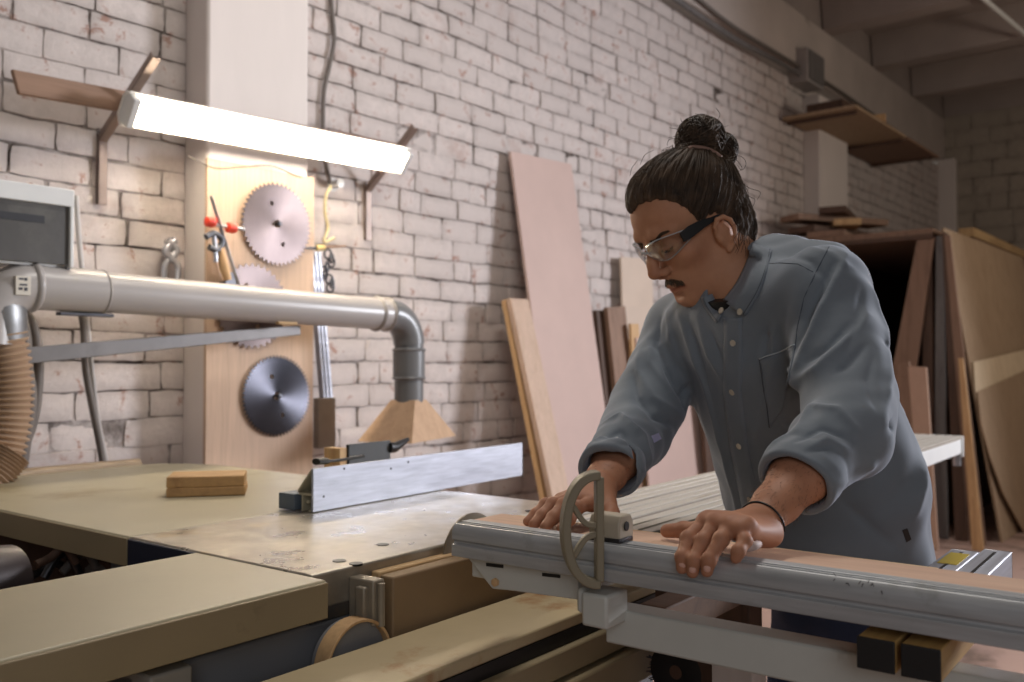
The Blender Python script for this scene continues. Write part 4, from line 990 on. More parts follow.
# skull and face
B.rs = HS
B.ell(hp_(0, -.006, .045), HAX, (.074, .097, .082), .02)
B.ell(hp_(0, .045, .045), HAX, (.060, .052, .055), .03)
B.ell(hp_(0, .038, -.022), HAX, (.060, .055, .062), .03)
B.ell(hp_(0, .045, -.068), HAX, (.042, .042, .040), .03)
for s_ in (-1, 1):
    B.cap(hp_(.050 * s_, .002, -.060), hp_(.014 * s_, .074, -.099), .015, .014, .028)
    B.cap(hp_(.052 * s_, .00, -.01), hp_(.050 * s_, .004, -.062), .016, .014, .02)
    B.ell(hp_(.043 * s_, .066, -.018), HAX, (.019, .017, .015), .022)
B.ell(hp_(0, .081, -.096), HAX, (.021, .015, .014), .018)
B.ell(hp_(0, .078, -.066), HAX, (.028, .022, .022), .016)
for s_ in (-1, 1):
    B.chain([hp_(.010 * s_, .0935, .028), hp_(.028 * s_, .091, .034), hp_(.048 * s_, .074, .028)], [.008, .009, .008], .012)
    B.ell(hp_(.031 * s_, .098, .010), HAX, (.016, .013, .011), .012, '-')
    B.ell(hp_(.014 * s_, .106, .010), HAX, (.006, .010, .014), .008, '-')
    B.ell(hp_(.0315 * s_, .0775, .011), HAX, (.0150, .0145, .0125), .004)
    # lids: the upper one lowered over the eye
    B.chain([hp_(.0175 * s_, .084, .007), hp_(.026 * s_, .0925, .0045), hp_(.036 * s_, .0915, .0035), hp_(.045 * s_, .083, .005)], [.0018, .0024, .0024, .0018], .003)
B.chain([hp_(0, .090, .026), hp_(0, .1005, .010), hp_(0, .1115, -.012), hp_(0, .1165, -.025)], [.007, .0072, .0085, .0095], .010)
B.ell(hp_(0, .1165, -.029), HAX, (.0105, .011, .0095), .008)
for s_ in (-1, 1):
    B.ell(hp_(.0125 * s_, .1035, -.034), HAX, (.0068, .0105, .0075), .006)
    B.ell(hp_(.0065 * s_, .108, -.0425), HAX, (.0035, .006, .003), .003, '-')
B.cap(hp_(0, .112, -.040), hp_(0, .098, -.047), .0035, .004, .004)
B.chain([hp_(-.023, .084, -.069), hp_(-.010, .0965, -.0645), hp_(0, .098, -.0655), hp_(.010, .0965, -.0645), hp_(.023, .084, -.069)], [.003, .0052, .0048, .0052, .003], .005)
B.chain([hp_(-.020, .086, -.073), hp_(0, .0955, -.076), hp_(.020, .086, -.073)], [.003, .0062, .003], .005)
B.chain([hp_(-.025, .090, -.0700), hp_(-.010, .1015, -.0698), hp_(0, .1035, -.0705), hp_(.010, .1015, -.0698), hp_(.025, .090, -.0700)], [.0012, .0016, .0016, .0016, .0012], .002, '-')
B.ell(hp_(0, .098, -.087), HAX, (.016, .006, .005), .008, '-')
for s_ in (-1, 1):      # ears
    e = lambda x, y, z: hp_((.072 + x * .85) * s_, (y + .012) * .80 + .006, z * .98 - .024)
    B.ell(e(.003, -.012, .002), (HL, HF, HU), (.008, .016, .027), .006)
    B.ell(e(.015, -.012, .002), (HL, HF, HU), (.0085, .0100, .018), .003, '-')
    B.chain([e(.006, .002, .010), e(.011, .003, .022), e(.017, -.006, .032), e(.022, -.019, .031), e(.025, -.029, .020), e(.024, -.031, .004), e(.019, -.025, -.012), e(.009, -.015, -.024), e(.006, -.006, -.028)],
            [.003, .0036, .0040, .0040, .0040, .0038, .0038, .0050, .0050], .002)
    B.chain([e(.014, -.017, .020), e(.014, -.021, .006), e(.011, -.016, -.010)], [.0028, .003, .0028], .004)
    B.ell(e(.005, -.017, .004), (HL, HF, HU), (.0085, .015, .022), .003)
    B.cap(e(.006, .003, .001), e(.007, .002, -.006), .004, .004, .003)
B.rs = 1.
# forearms
UL = (elL - wrL).normalized(); 
nL = V((0, 0, 1))
B.chain([wrL + UL * -.005, wrL + UL * .05, wrL + UL * .11, wrL + UL * .2], [.024, .027, .036, .041], .012, U=(0, 0, 1), su=.86, sv=1.12)
UR = (elR - wrR).normalized()
B.chain([wrR, wrR + UR * .05, wrR + UR * .11, wrR + UR * .2], [.024, .027, .035, .040], .012, U=(0, 0, 1), su=.86, sv=1.12)
def finger(pts, rs, k=.003, base=None):
    F_ = Field(np.min([NV(p) for p in pts], 0) - .03, np.max([NV(p) for p in pts], 0) + .03, .002)
    # snap to the body grid so the values can be merged
    F_.lo = B.lo + np.round((F_.lo - B.lo) / B.h) * B.h
    F_.chain(pts, rs, k)
    for p, r in zip(pts[1:-1], rs[1:-1]): F_.ell(p, (V((1, 0, 0)), V((0, 1, 0)), V((0, 0, 1))), (r * 1.07,) * 3, .004)
    o = np.round((F_.lo - B.lo) / B.h).astype(int); a = np.maximum(o, 0); b = np.minimum(o + F_.n, B.n)
    sl = tuple(slice(a[i], b[i]) for i in range(3)); fs = tuple(slice(a[i] - o[i], b[i] - o[i]) for i in range(3))
    B.put(sl, F_.D[fs], base or .0022, '+')
# left hand (grips the fence, fingers hooked over its face)
def xk(px, py, x): return onX(px, py, x + .0145)
mi, mm_, mr, mp = at(704, 524, 1.112), at(716, 523.5, 1.096), at(729, 527, 1.078), at(741, 532, 1.063)
tcm = at(738, 527, 1.16)
B.cap(wrL, (mi + mm_) / 2, .020, .0125, .012, U=(0, 0, 1), su=.85, sv=1.15)
B.cap(wrL, (mm_ + mr) / 2, .022, .0125, .012)
B.cap(wrL, (mr + mp) / 2, .020, .0115, .012)
B.cap(mi + UL * .01, mp + UL * .014, .0115, .011, .010)
B.cap(wrL + V((-.005, -.02, -.008)), mp + UL * .012 + V((0, 0, -.006)), .015, .011, .010)
for q in (mi, mm_, mr, mp): B.ell(q + V((0, 0, .002)), (V((1, 0, 0)), V((0, 1, 0)), V((0, 0, 1))), (.0098, .0098, .0098), .007)
finger([mi, xk(688, 538.5, .966), xk(682.5, 557, .9455), xk(682, 568, .9445)], [.0095, .0088, .0080, .0072])
finger([mm_, xk(703, 541, .964), xk(694, 561, .9435), xk(692.5, 572, .943)], [.0098, .0090, .0082, .0074])
finger([mr, xk(721, 539.5, .962), xk(709, 560, .9425), xk(707, 571, .942)], [.0095, .0088, .0080, .0072])
finger([mp, xk(745, 541, .968), xk(738.5, 551, .952), xk(736, 558, .951)], [.0085, .0078, .0072, .0066])
thm, thi, tht = at(702, 529.5, 1.185), at(684, 530, 1.21), at(667, 531, 1.225)
B.cap(tcm, thm, .016, .0115, .012)
finger([thm, thi, tht], [.0115, .0105, .0092], base=.006)
# right hand, flat on the timber
mcp = [V((1.098, .756, .998)), V((1.097, .777, 1.001)), V((1.100, .797, .998)), V((1.104, .815, .993))]
tips = [V((1.020, .752, .9725)), V((1.014, .776, .9725)), V((1.020, .801, .9725)), V((1.036, .825, .9715))]
for q in mcp: B.cap(wrR, q, .020, .0115, .012)
B.cap(mcp[0], mcp[3], .0115, .0105, .01)
for k, (a_, b_) in enumerate(zip(mcp, tips)):
    pip = a_.lerp(b_, .48) + V((0, 0, .010)); dip = a_.lerp(b_, .78) + V((0, 0, .004))
    r = [.0092, .0095, .0092, .0082][k]; finger([a_, pip, dip, b_], [r + .001, r, r * .93, r * .84])
B.cap(wrR + V((-.01, -.018, -.006)), V((1.105, .728, .985)), .016, .0115, .012)
finger([V((1.105, .728, .985)), V((1.075, .715, .976)), V((1.048, .712, .9735))], [.0115, .0102, .009], base=.006)
me, PB = B.mesh('person')
skin = NT('skin'); v_ = skin.coord()
att = skin.n('ShaderNodeAttribute', attribute_name='tint')
n1 = skin.noise(v_, 18, 5, .6); n2 = skin.noise(v_, 220, 3, .6)
c_ = skin.ramp(n1, [(.3, lin((180, 128, 98))), (.7, lin((198, 147, 115)))])
c_ = skin.mix(att.outputs['Fac'], c_, lin((150, 78, 62)))
att2 = skin.n('ShaderNodeAttribute', attribute_name='tan'); c_ = skin.mix(att2.outputs['Fac'], c_, lin((150, 98, 74)))
skin.b.inputs['Specular IOR Level'].default_value = .3
skin.out(c_, .58); skin.b.inputs['Subsurface Weight'].default_value = .06; skin.b.inputs['Subsurface Radius'].default_value = (.012, .005, .003); skin.b.inputs['Subsurface Scale'].default_value = 1
skin.bump(n2, .12, .001)
man = link('person', me, skin.m)
def dist_to(pts): return np.min([np.linalg.norm(PB - NV(p), axis=1) for p in pts], 0)
def chainpts(a, b, n=6): return [V(a).lerp(V(b), t / (n - 1)) for t in range(n)]
lips = chainpts(hp_(-.021, .088, -.070), hp_(0, .1, -.069), 8) + chainpts(hp_(0, .1, -.069), hp_(.021, .088, -.070), 8)
tint = .75 * np.exp(-(dist_to(lips) / .0075) ** 4)
tint = np.maximum(tint, .28 * np.exp(-(dist_to([hp_(0, .118, -.03), hp_(.075, -.02, .01), hp_(.05, .06, -.02)]) / .02) ** 2))
tint = np.maximum(tint, .35 * np.exp(-(dist_to([mi, mm_, mr, mp] + mcp) / .012) ** 2))
tan = np.clip((1.22 - PB[:, 2]) / .1, 0, 1) * .5
hair_fore = 0
for nm, arr in (('tint', tint), ('tan', tan)):
    a = me.attributes.new(nm, 'FLOAT', 'POINT'); a.data.foreach_set('value', arr.astype(np.float32))
tag(man, 'person in a blue-grey shirt and safety glasses leaning over the crosscut fence', 'person')
# nails
nail = plain('finger_nail', (214, 168, 150), .3, var=.02, bump=0)
for px, py in ((682.5, 565), (692.5, 570), (707, 569)):
    p_n = B.hit(px, py)
    if p_n is not None:
        g_n = B.grad(p_n); MB().lathe(p_n - g_n * .0004, g_n, [(.0040, 0), (.0043, .0004), (.0034, .0011), (.0006, .0014)], 14).build('finger_nail', nail, man, base=False, smooth=2)
def kid(name, mb, mat_, par=man, **k): return mb.build(name, mat_, par, base=False, **k)
# ------------------------------------------------------------------ shirt
S = Field((.98, .18, .76), (1.98, 1.13, 1.48), .0026)
S.cap(at(770, 345, 1.63), at(818, 480, 1.68), .142, .150, .04, U=TA, su=1.38, sv=.93)
S.cap(at(818, 480, 1.68), at(842, 640, 1.72), .150, .172, .04, U=TA, su=1.22, sv=.95)
S.cap(shL + V((0, 0, .0)), shR, .062, .062, .05)
S.cap(at(752, 285, 1.62), at(800, 305, 1.56), .066, .066, .05)
S.cap(at(752, 285, 1.62), at(712, 320, 1.72), .060, .058, .05)
S.cap(at(790, 310, 1.66), at(854, 425, 1.72), .085, .09, .05)          # rounded back
S.cap(at(776, 254, 1.63), at(828, 268, 1.54), .034, .044, .04)
# sleeves
sleL = [at(826, 290, 1.46), at(838, 345, 1.40), at(849, 400, 1.33), at(848, 434, 1.28), wrL + UL * .15, wrL + UL * .12]
S.chain(sleL[:2], [.066, .070], .035)
S.chain(sleL[1:], [.070, .066, .062, .050, .043], .006)
S.chain([at(836, 335, 1.40), at(806, 372, 1.365), at(799, 380, 1.36)], [.052, .020, .011], .014)
S.chain([at(842, 425, 1.30), at(812, 436, 1.27)], [.05, .030], .01)
sleR = [at(682, 330, 1.78), at(664, 372, 1.74), at(647, 408, 1.69), at(634, 434, 1.63), wrR + UR * .15, wrR + UR * .10]
S.chain(sleR[:2], [.066, .068], .03)
S.chain(sleR[1:], [.068, .068, .064, .051, .041], .006)
# rolled cuffs
cL = wrL + UL * .100; cRt = wrR + UR * .068; URc = UR
for q, ax_, r, wd_ in ((cL, UL, .0465, .030), (cRt, URc, .0445, .028)):
    U_ = V((0, 0, 1)); tl_ = (V((.3, .5, 1)) - ax_ * V((.3, .5, 1)).dot(ax_)).normalized()
    ax2 = (ax_ + tl_ * .06).normalized()
    S.cap(q, q + ax2 * wd_, r, r + .004, .0008, U=U_, su=.95, sv=1.06)
    S.cap(q + ax2 * .006, q + ax2 * wd_ * .6, r + .005, r + .006, .003, U=U_, su=.95, sv=1.06)
    e1 = (V((0, 0, 1)) - ax_ * ax_.z).normalized(); e2 = ax_.cross(e1)
    for k_, (a_, l_) in enumerate(((.4, .05), (1.5, .04), (2.6, .05), (3.6, .04), (4.4, .05), (5.5, .045))):
        d0 = e1 * math.cos(a_) + e2 * math.sin(a_); d1 = e1 * math.cos(a_ + .5) + e2 * math.sin(a_ + .5)
        S.ridge([q + ax_ * .004 + d0 * (r + .006), q + ax_ * .02 + d0.lerp(d1, .5) * (r + .008), q + ax_ * .045 + d1 * (r + .004)], .0045 * (1 if k_ % 2 else -1), .006)
def flat_cut(c, ax_, rad):   # cut the sleeve end square and hollow it
    r = rad + .04; sl, X, Y, Z = S.sub(NV(c) - r, NV(c) + r); t = (X - c.x) * ax_.x + (Y - c.y) * ax_.y + (Z - c.z) * ax_.z
    rr = np.sqrt((X - c.x) ** 2 + (Y - c.y) ** 2 + (Z - c.z) ** 2)
    d = np.maximum(-t, rr - r + .01); S.put(sl, d.astype(np.float32), .006, '-')
flat_cut(cL - UL * .004, -UL, .06); flat_cut(cRt - URc * .004, -URc, .06)
S.cap(cL - UL * .05, cL + UL * .02, .0415, .0415, .003, '-', U=(0, 0, 1), su=.95, sv=1.08)
S.cap(cRt - URc * .05, cRt + URc * .02, .0395, .0395, .003, '-', U=(0, 0, 1), su=.95, sv=1.08)
# neck opening
S.cap(at(742, 285, 1.62), hp_(0, -.035, -.03), .057, .057, .006, '-')
upc = cv(-.66, .75, -.10).normalized(); cc_ = at(746, 275, 1.60) - upc * .030 + (TF - upc * TF.dot(upc)).normalized() * .020
sl, X, Y, Z = S.sub(NV(cc_) - .11, NV(cc_) + .11)
pl_ = -((X - cc_.x) * upc.x + (Y - cc_.y) * upc.y + (Z - cc_.z) * upc.z); sp_ = np.sqrt((X - cc_.x) ** 2 + (Y - cc_.y) ** 2 + (Z - cc_.z) ** 2) - .074
S.put(sl, np.maximum(pl_, sp_).astype(np.float32), .012, '-')
# hem cut
sl, X, Y, Z = S.sub((.9, .1, .7), (2, 1.2, .84)); S.D[sl] = np.maximum(S.D[sl], (.80 + .02 * np.sin(X * 9) - Z).astype(np.float32))
def fold(px, amp, w, n=4, taper=True, dlim=(.9, 2.3)):
    q = []
    for i in range(len(px) - 1):
        for k in range(n):
            t = k / n; q.append((px[i][0] * (1 - t) + px[i + 1][0] * t, px[i][1] * (1 - t) + px[i + 1][1] * t))
    q.append(px[-1]); q3 = [S.hit(*p_) for p_ in q]; q3 = [p_ for p_ in q3 if p_ is not None]
    out = [q3[0]] if q3 else []
    for p_ in q3[1:]:
        if (p_ - out[-1]).length < .09: out.append(p_)
    if len(out) > 1: S.ridge(out, amp, w, taper)
    return out
FOLDS = [  # pixels, height, width
    ([(846, 256), (826, 300), (806, 345), (789, 381)], .011, .013), ([(836, 262), (812, 302), (797, 345)], -.010, .012),
    ([(868, 315), (842, 345), (816, 370), (792, 383)], .009, .012), ([(852, 322), (828, 346), (806, 362)], -.007, .010),
    ([(788, 381), (820, 366), (846, 376), (869, 400), (882, 428)], .012, .012), ([(800, 408), (818, 393), (846, 396), (866, 416)], -.014, .011),
    ([(796, 430), (812, 408), (838, 410), (858, 430)], .008, .010), ([(872, 290), (886, 330), (890, 380), (884, 420)], .006, .012),
    ([(866, 345), (850, 362), (836, 372)], -.006, .009), ([(802, 452), (826, 440), (850, 452)], .006, .008), ([(795, 442), (822, 428), (850, 440)], -.006, .008),
    ([(862, 290), (858, 320), (846, 350)], -.005, .012), ([(876, 350), (868, 380), (876, 410)], -.004, .010),
    # right sleeve
    ([(640, 350), (638, 372), (652, 398), (684, 418)], .009, .013), ([(632, 372), (636, 396), (654, 416), (676, 426)], -.010, .012),
    ([(600, 426), (620, 416), (642, 436), (650, 462)], .010, .011), ([(602, 440), (620, 430), (636, 448), (640, 468)], -.008, .010),
    ([(592, 446), (612, 448), (628, 462), (630, 478)], .006, .009), ([(660, 320), (655, 345), (668, 372), (682, 398)], -.010, .011),
    ([(668, 312), (672, 340), (684, 368), (690, 392)], .008, .011), ([(690, 385), (684, 395), (686, 408)], -.012, .010), ([(650, 345), (650, 362), (664, 385)], .006, .009),
    # chest and belly
    ([(678, 308), (688, 338), (708, 392), (724, 452), (738, 510)], .009, .014), ([(688, 320), (700, 362), (714, 420)], -.008, .013),
    ([(698, 318), (710, 356), (724, 380)], .008, .012), ([(710, 330), (722, 360)], -.005, .010),
    ([(745, 340), (740, 372), (736, 400)], .005, .009), ([(777, 326), (774, 356), (768, 392), (756, 440)], .008, .012), ([(768, 330), (764, 356)], -.005, .010),
    ([(792, 392), (776, 440), (762, 490), (758, 530)], .008, .016), ([(786, 420), (790, 450), (784, 480)], -.006, .014),
    ([(870, 462), (878, 490), (894, 522)], .005, .010), ([(900, 386), (924, 440), (922, 486), (912, 520)], .010, .018), ([(892, 420), (906, 462), (902, 500)], -.009, .018),
    ([(842, 500), (868, 525), (896, 548)], -.007, .018), ([(850, 480), (846, 520), (850, 550)], .007, .018), ([(800, 500), (812, 530), (808, 550)], .006, .016), ([(930, 470), (940, 520), (944, 552)], .006, .014),
    ([(888, 340), (898, 372), (912, 410)], -.006, .011), ([(790, 255), (812, 262), (828, 282)], -.004, .010), ([(800, 246), (830, 254), (852, 268)], .004, .012)]
for f_ in FOLDS: fold(f_[0], f_[1] * .95, f_[2] * .95)
# small irregular creasing
sl, X, Y, Z = S.sub(S.lo, S.lo + S.n * S.h)
S.D += (.0011 * np.sin(X * 61 + 2 * np.sin(Z * 23)) * np.sin(Y * 53 + Z * 37) + .0007 * np.sin(X * 97 + Y * 40 + 3 * np.sin(Z * 31 + Y * 20))).astype(np.float32)
me_s, PS = S.mesh('shirt', 1)
cl = NT('blue_grey_cloth'); v_ = cl.coord()
n1 = cl.noise(v_, 5, 4); c_ = cl.ramp(n1, [(.3, lin((104, 113, 121))), (.7, lin((120, 128, 136)))])
wv = cl.n('ShaderNodeTexWave'); wv.inputs['Scale'].default_value = 420; cl.l(cl.coord((1, 1, 1), rot=(.4, .3, .8)), wv.inputs['Vector'])
cl.out(c_, .82); cl.b.inputs['Sheen Weight'].default_value = .35; cl.b.inputs['Sheen Roughness'].default_value = .45; cl.b.inputs['Sheen Tint'].default_value = (.75, .8, .95, 1)
cl.bump(cl.noise(v_, 700, 2, .5), .15, .0006)
shirt = link('shirt', me_s, cl.m, man); shirt['label'] = 'blue-grey button-up shirt with rolled sleeves'
# collar
thread_c = plain('collar_stitching', (72, 80, 88), .8, bump=0)
def skin_or_cloth(px, py):
    q = [p for p in ((S.hit(px, py), S), (B.hit(px, py), B)) if p[0] is not None]
    return min(q, key=lambda p: (p[0] - C0).length) if q else (None, None)
def curve2(pts, n):
    c = smooth_pts([V((x, y, 0)) for x, y in pts], 12); L_ = [0.]
    for i in range(1, len(c)): L_.append(L_[-1] + (c[i] - c[i - 1]).length)
    out = []
    for k in range(n + 1):
        t = L_[-1] * k / n; i = max(j for j in range(len(L_)) if L_[j] <= t + 1e-9); i = min(i, len(c) - 2); f = (t - L_[i]) / max(1e-9, L_[i + 1] - L_[i]); out.append(c[i].lerp(c[i + 1], f))
    return out
def leaf(name, inner, outer, lift, n=22, m_=7):
    A_, B_ = curve2(inner, n), curve2(outer, n); rows_ = []
    for p, q in zip(A_, B_):
        r_ = []
        for j in range(m_ + 1):
            t = j / m_; x = p.lerp(q, t); h_, f_ = skin_or_cloth(x.x, x.y)
            if h_ is None: break
            r_.append((h_ - C0).length)
        if len(r_) < m_ + 1: continue
        d0, d1 = min(r_[0], r_[1]), r_[-1]; row = []
        for j in range(m_ + 1):
            t = j / m_; x = p.lerp(q, t); want = min(r_[j], d0 * (1 - t) + d1 * t) - lift * (.35 + 1.0 * math.sin(math.pi * min(1, t * .9 + .1)))
            row.append(C0 + ray(x.x, x.y).normalized() * want)
        rows_.append(row)
    k = m_ + 1; mb = MB().add([v for r_ in rows_ for v in r_], [(i * k + j, (i + 1) * k + j, (i + 1) * k + j + 1, i * k + j + 1) for i in range(len(rows_) - 1) for j in range(m_)])
    o = kid(name, mb, cl.m, shirt, smooth=3); so = o.modifiers.new('thickness', 'SOLIDIFY'); so.thickness = .003; so.offset = 0
    st_ = [r_[-2].lerp(r_[-1], .35) - (r_[-2] - C0).normalized() * .0022 for r_ in rows_]
    kid('collar_stitch', MB().tube(st_, .0006, 6), thread_c, o, smooth=2)
leaf('collar', [(757, 225), (753, 244), (746, 264), (736, 284), (723, 301)], [(777, 229), (772, 248), (767, 270), (759, 292), (745, 316)], .007)
leaf('collar', [(712, 294), (716, 303), (722, 314)], [(701, 297), (706, 309), (717, 323)], .005, 10, 4)
btn = plain('pearl_button', (196, 186, 168), .3, var=.03, bump=0)
for px, py in ((724.5, 312), (743, 312), (733.5, 343), (732.5, 392), (739.5, 446), (750, 500)):
    p = S.hit(px, py)
    if p is None: continue
    g_ = S.grad(p); 
    if py < 320: p = p + g_ * .006
    bt_ = MB().lathe(p + g_ * .0005, g_, [(.0052, 0), (.0056, .001), (.0054, .0022), (.0042, .0018), (.001, .0018)], 18)
    kid('button', bt_, btn, shirt, smooth=.8)
# the front strip, pocket and seams are laid on the cloth
def patch(name, quad, nu, nv, mat_, off=.0016, th=.0018, bend=0):
    rows_ = []
    for i in range(nu + 1):
        row_ = []
        for j in range(nv + 1):
            u_, v_ = i / nu, j / nv
            x = (quad[0][0] * (1 - u_) + quad[1][0] * u_) * (1 - v_) + (quad[3][0] * (1 - u_) + quad[2][0] * u_) * v_
            y = (quad[0][1] * (1 - u_) + quad[1][1] * u_) * (1 - v_) + (quad[3][1] * (1 - u_) + quad[2][1] * u_) * v_
            p = S.hit(x, y)
            if p is None: return
            row_.append(p + S.grad(p) * off)
        rows_.append(row_)
    m = MB().add([p for r_ in rows_ for p in r_], [(i * (nv + 1) + j, (i + 1) * (nv + 1) + j, (i + 1) * (nv + 1) + j + 1, i * (nv + 1) + j + 1) for i in range(nu) for j in range(nv)])
    o = kid(name, m, mat_, shirt, smooth=3); so = o.modifiers.new('thickness', 'SOLIDIFY'); so.thickness = th; so.offset = 0; return o
def seam(name, px, r_, mat_, off=0.0, n=6):
    q = [S.hit(*[a_ * (1 - k / n) + b_ * k / n for a_, b_ in zip(px[i], px[i + 1])]) for i in range(len(px) - 1) for k in range(n)] + [S.hit(*px[-1])]
    q = [p for p in q if p is not None]; g_ = [p for i, p in enumerate(q) if i == 0 or (p - q[i - 1]).length < .03]
    if len(g_) > 1: kid(name, MB().tube([p + S.grad(p) * off for p in g_], r_, 6), mat_, shirt, smooth=2)
thread = plain('seam_shadow_thread', (70, 78, 88), .8, bump=0); pale_thread = plain('pale_thread', (176, 184, 190), .7, bump=0)
for k, (a0, a1, b0, b1) in enumerate(((727, 749, 727, 746), (727, 746, 725, 744), (725, 744, 727, 747), (727, 747, 733, 754), (733, 754, 741, 762))):
    pass
def strip(name, cen, hw, mat_, off):
    """a strip of cloth following pixel points down the front"""
    pts_ = []
    for i in range(len(cen) - 1):
        for k in range(8):
            t = k / 8; pts_.append((cen[i][0] * (1 - t) + cen[i + 1][0] * t, cen[i][1] * (1 - t) + cen[i + 1][1] * t))
    rows_ = []
    for x, y in pts_:
        r_ = []
        for j in range(5):
            p = S.hit(x + hw * (j / 2 - 1), y)
            if p is None: break
            r_.append(p + S.grad(p) * off)
        if len(r_) == 5: rows_.append(r_)
    m = MB().add([p for r_ in rows_ for p in r_], [(i * 5 + j, (i + 1) * 5 + j, (i + 1) * 5 + j + 1, i * 5 + j + 1) for i in range(len(rows_) - 1) for j in range(4)])
    o = kid(name, m, mat_, shirt, smooth=3); so = o.modifiers.new('thickness', 'SOLIDIFY'); so.thickness = .0016; so.offset = 0
strip('placket', [(733, 318), (733.5, 343), (732.5, 392), (739, 446), (750, 500), (757, 535)], 9.0, cl.m, .0009)
patch('pocket', [(760, 359), (796, 345), (783, 410), (770, 428)], 12, 14, cl.m, .0012, .0018)
seam('pocket_hem', [(760, 359), (778, 352), (796, 345)], .0011, pale_thread, .0026)
seam('pocket_edge', [(760, 359), (764, 385), (770, 427)], .0007, thread, .0024)
seam('yoke_seam', [(765, 264), (780, 263), (798, 264), (813, 272)], .0009, thread)
seam('sleeve_seam', [(829, 247), (816, 272), (804, 298), (797, 330), (795, 350)], .0011, thread)
def decal(name, quad, mat_, off=.0012):
    q = [S.hit(*p_) for p_ in quad]
    if None in q: return
    n_ = S.grad(q[0]); kid(name, MB().prism([p + n_ * .0002 for p in q], n_ * off), mat_, shirt)
decal('side_tag', [(902, 530), (907, 528), (911, 539), (906, 542)], black)
decal('sleeve_label', [(651, 436), (658, 433), (661, 439), (654, 443)], plain('pale_label', (190, 190, 225), .6, bump=0))
# dark undershirt at the throat
kid('undershirt', MB().tube([at(741, 318, 1.61), at(735, 292, 1.60)], [.058, .0565], 32), black, man, smooth=.8)
# ------------------------------------------------------------------ hair
hair_m = NT('dark_brown_hair'); v_ = hair_m.coord()
n1 = hair_m.noise(v_, 40, 4); hc = hair_m.ramp(n1, [(.3, lin((52, 40, 30))), (.7, lin((92, 72, 54)))])
hair_m.out(hc, .62); hair_m.b.inputs['Specular IOR Level'].default_value = .4; hair_m = hair_m.m
H = Field(NV(HC) - .17, NV(HC) + .19, .0026); H.rs = HS
H.ell(hp_(0, -.010, .050), HAX, (.0815, .104, .0865), .01)
H.ell(hp_(0, .030, .070), HAX, (.066, .074, .060), .03)
H.ell(hp_(0, -.050, -.025), HAX, (.066, .052, .072), .03)
H.cap(hp_(0, -.05, .09), hp_(0, -.075, .108), .03, .028, .02)
sl, X, Y, Z = H.sub(H.lo, H.lo + H.n * H.h)
lx_, ly_, lz_ = [((X - HC.x) * q_.x + (Y - HC.y) * q_.y + (Z - HC.z) * q_.z) / HS for q_ in HAX]
ky = [-.14, -.036, -.020, -.012, .004, .018, .024, .032, .040, .048, .056, .066, .085, .14]; kz = [-.098, -.092, -.075, .000, .008, .004, -.014, -.026, .024, .050, .068, .078, .083, .083]
zl = np.interp(ly_, ky, kz) + .006 * np.sin(lx_ * 90) * (ly_ > .04) - .10 * np.maximum(0, np.abs(lx_) - .05) * 0
# temples recede, a shallow peak in the middle
zl = zl + .008 * np.exp(-((np.abs(lx_) - .045) / .015) ** 2) * (ly_ > .03)
H.D += (.0125 * np.exp(-np.clip(lz_ - zl, 0, 1) / .016) * (ly_ > -.01)).astype(np.float32)
dcut = (zl - lz_).astype(np.float32) * .8
hh = np.maximum(.008 - np.abs(H.D - dcut), 0) / .008; H.D = np.maximum(H.D, dcut) + hh * hh * .002
# comb grooves towards the knot
ang = np.arctan2(lx_, (lz_ - .10) * .6 + (ly_ + .067) * .8 + .0001)
H.D += (.0012 * np.sin(ang * 46 + 4 * ly_ * 30) + .0008 * np.sin(ang * 91)).astype(np.float32) * (H.D < .02)
me_h, _ = H.mesh('hair', 1)
hair = link('hair', me_h, hair_m, man)
RH = random.Random(11)
def strand_mesh(paths, r0, seg=3, r1=None):
    vs, fs = [], []
    for pts in paths:
        n_ = len(pts); b0 = len(vs); prev = None
        for i, p in enumerate(pts):
            t_ = (pts[min(i + 1, n_ - 1)] - pts[max(i - 1, 0)])
            if t_.length < 1e-7: t_ = V((0, 0, 1))
            t_.normalize(); a = prev if prev is not None else (V((0, 0, 1)) if abs(t_.z) < .9 else V((1, 0, 0)))
            u = (a - t_ * a.dot(t_)).normalized(); prev = u; w_ = t_.cross(u); r = r0 * (1 - .55 * abs(2 * i / (n_ - 1) - 1) ** 3)
            for k in range(seg):
                an = 2 * math.pi * k / seg; vs.append(p + u * math.cos(an) * r + w_ * math.sin(an) * r)
        fs += [(b0 + i * seg + k, b0 + i * seg + (k + 1) % seg, b0 + (i + 1) * seg + (k + 1) % seg, b0 + (i + 1) * seg + k) for i in range(n_ - 1) for k in range(seg)]
    return MB().add(vs, fs)
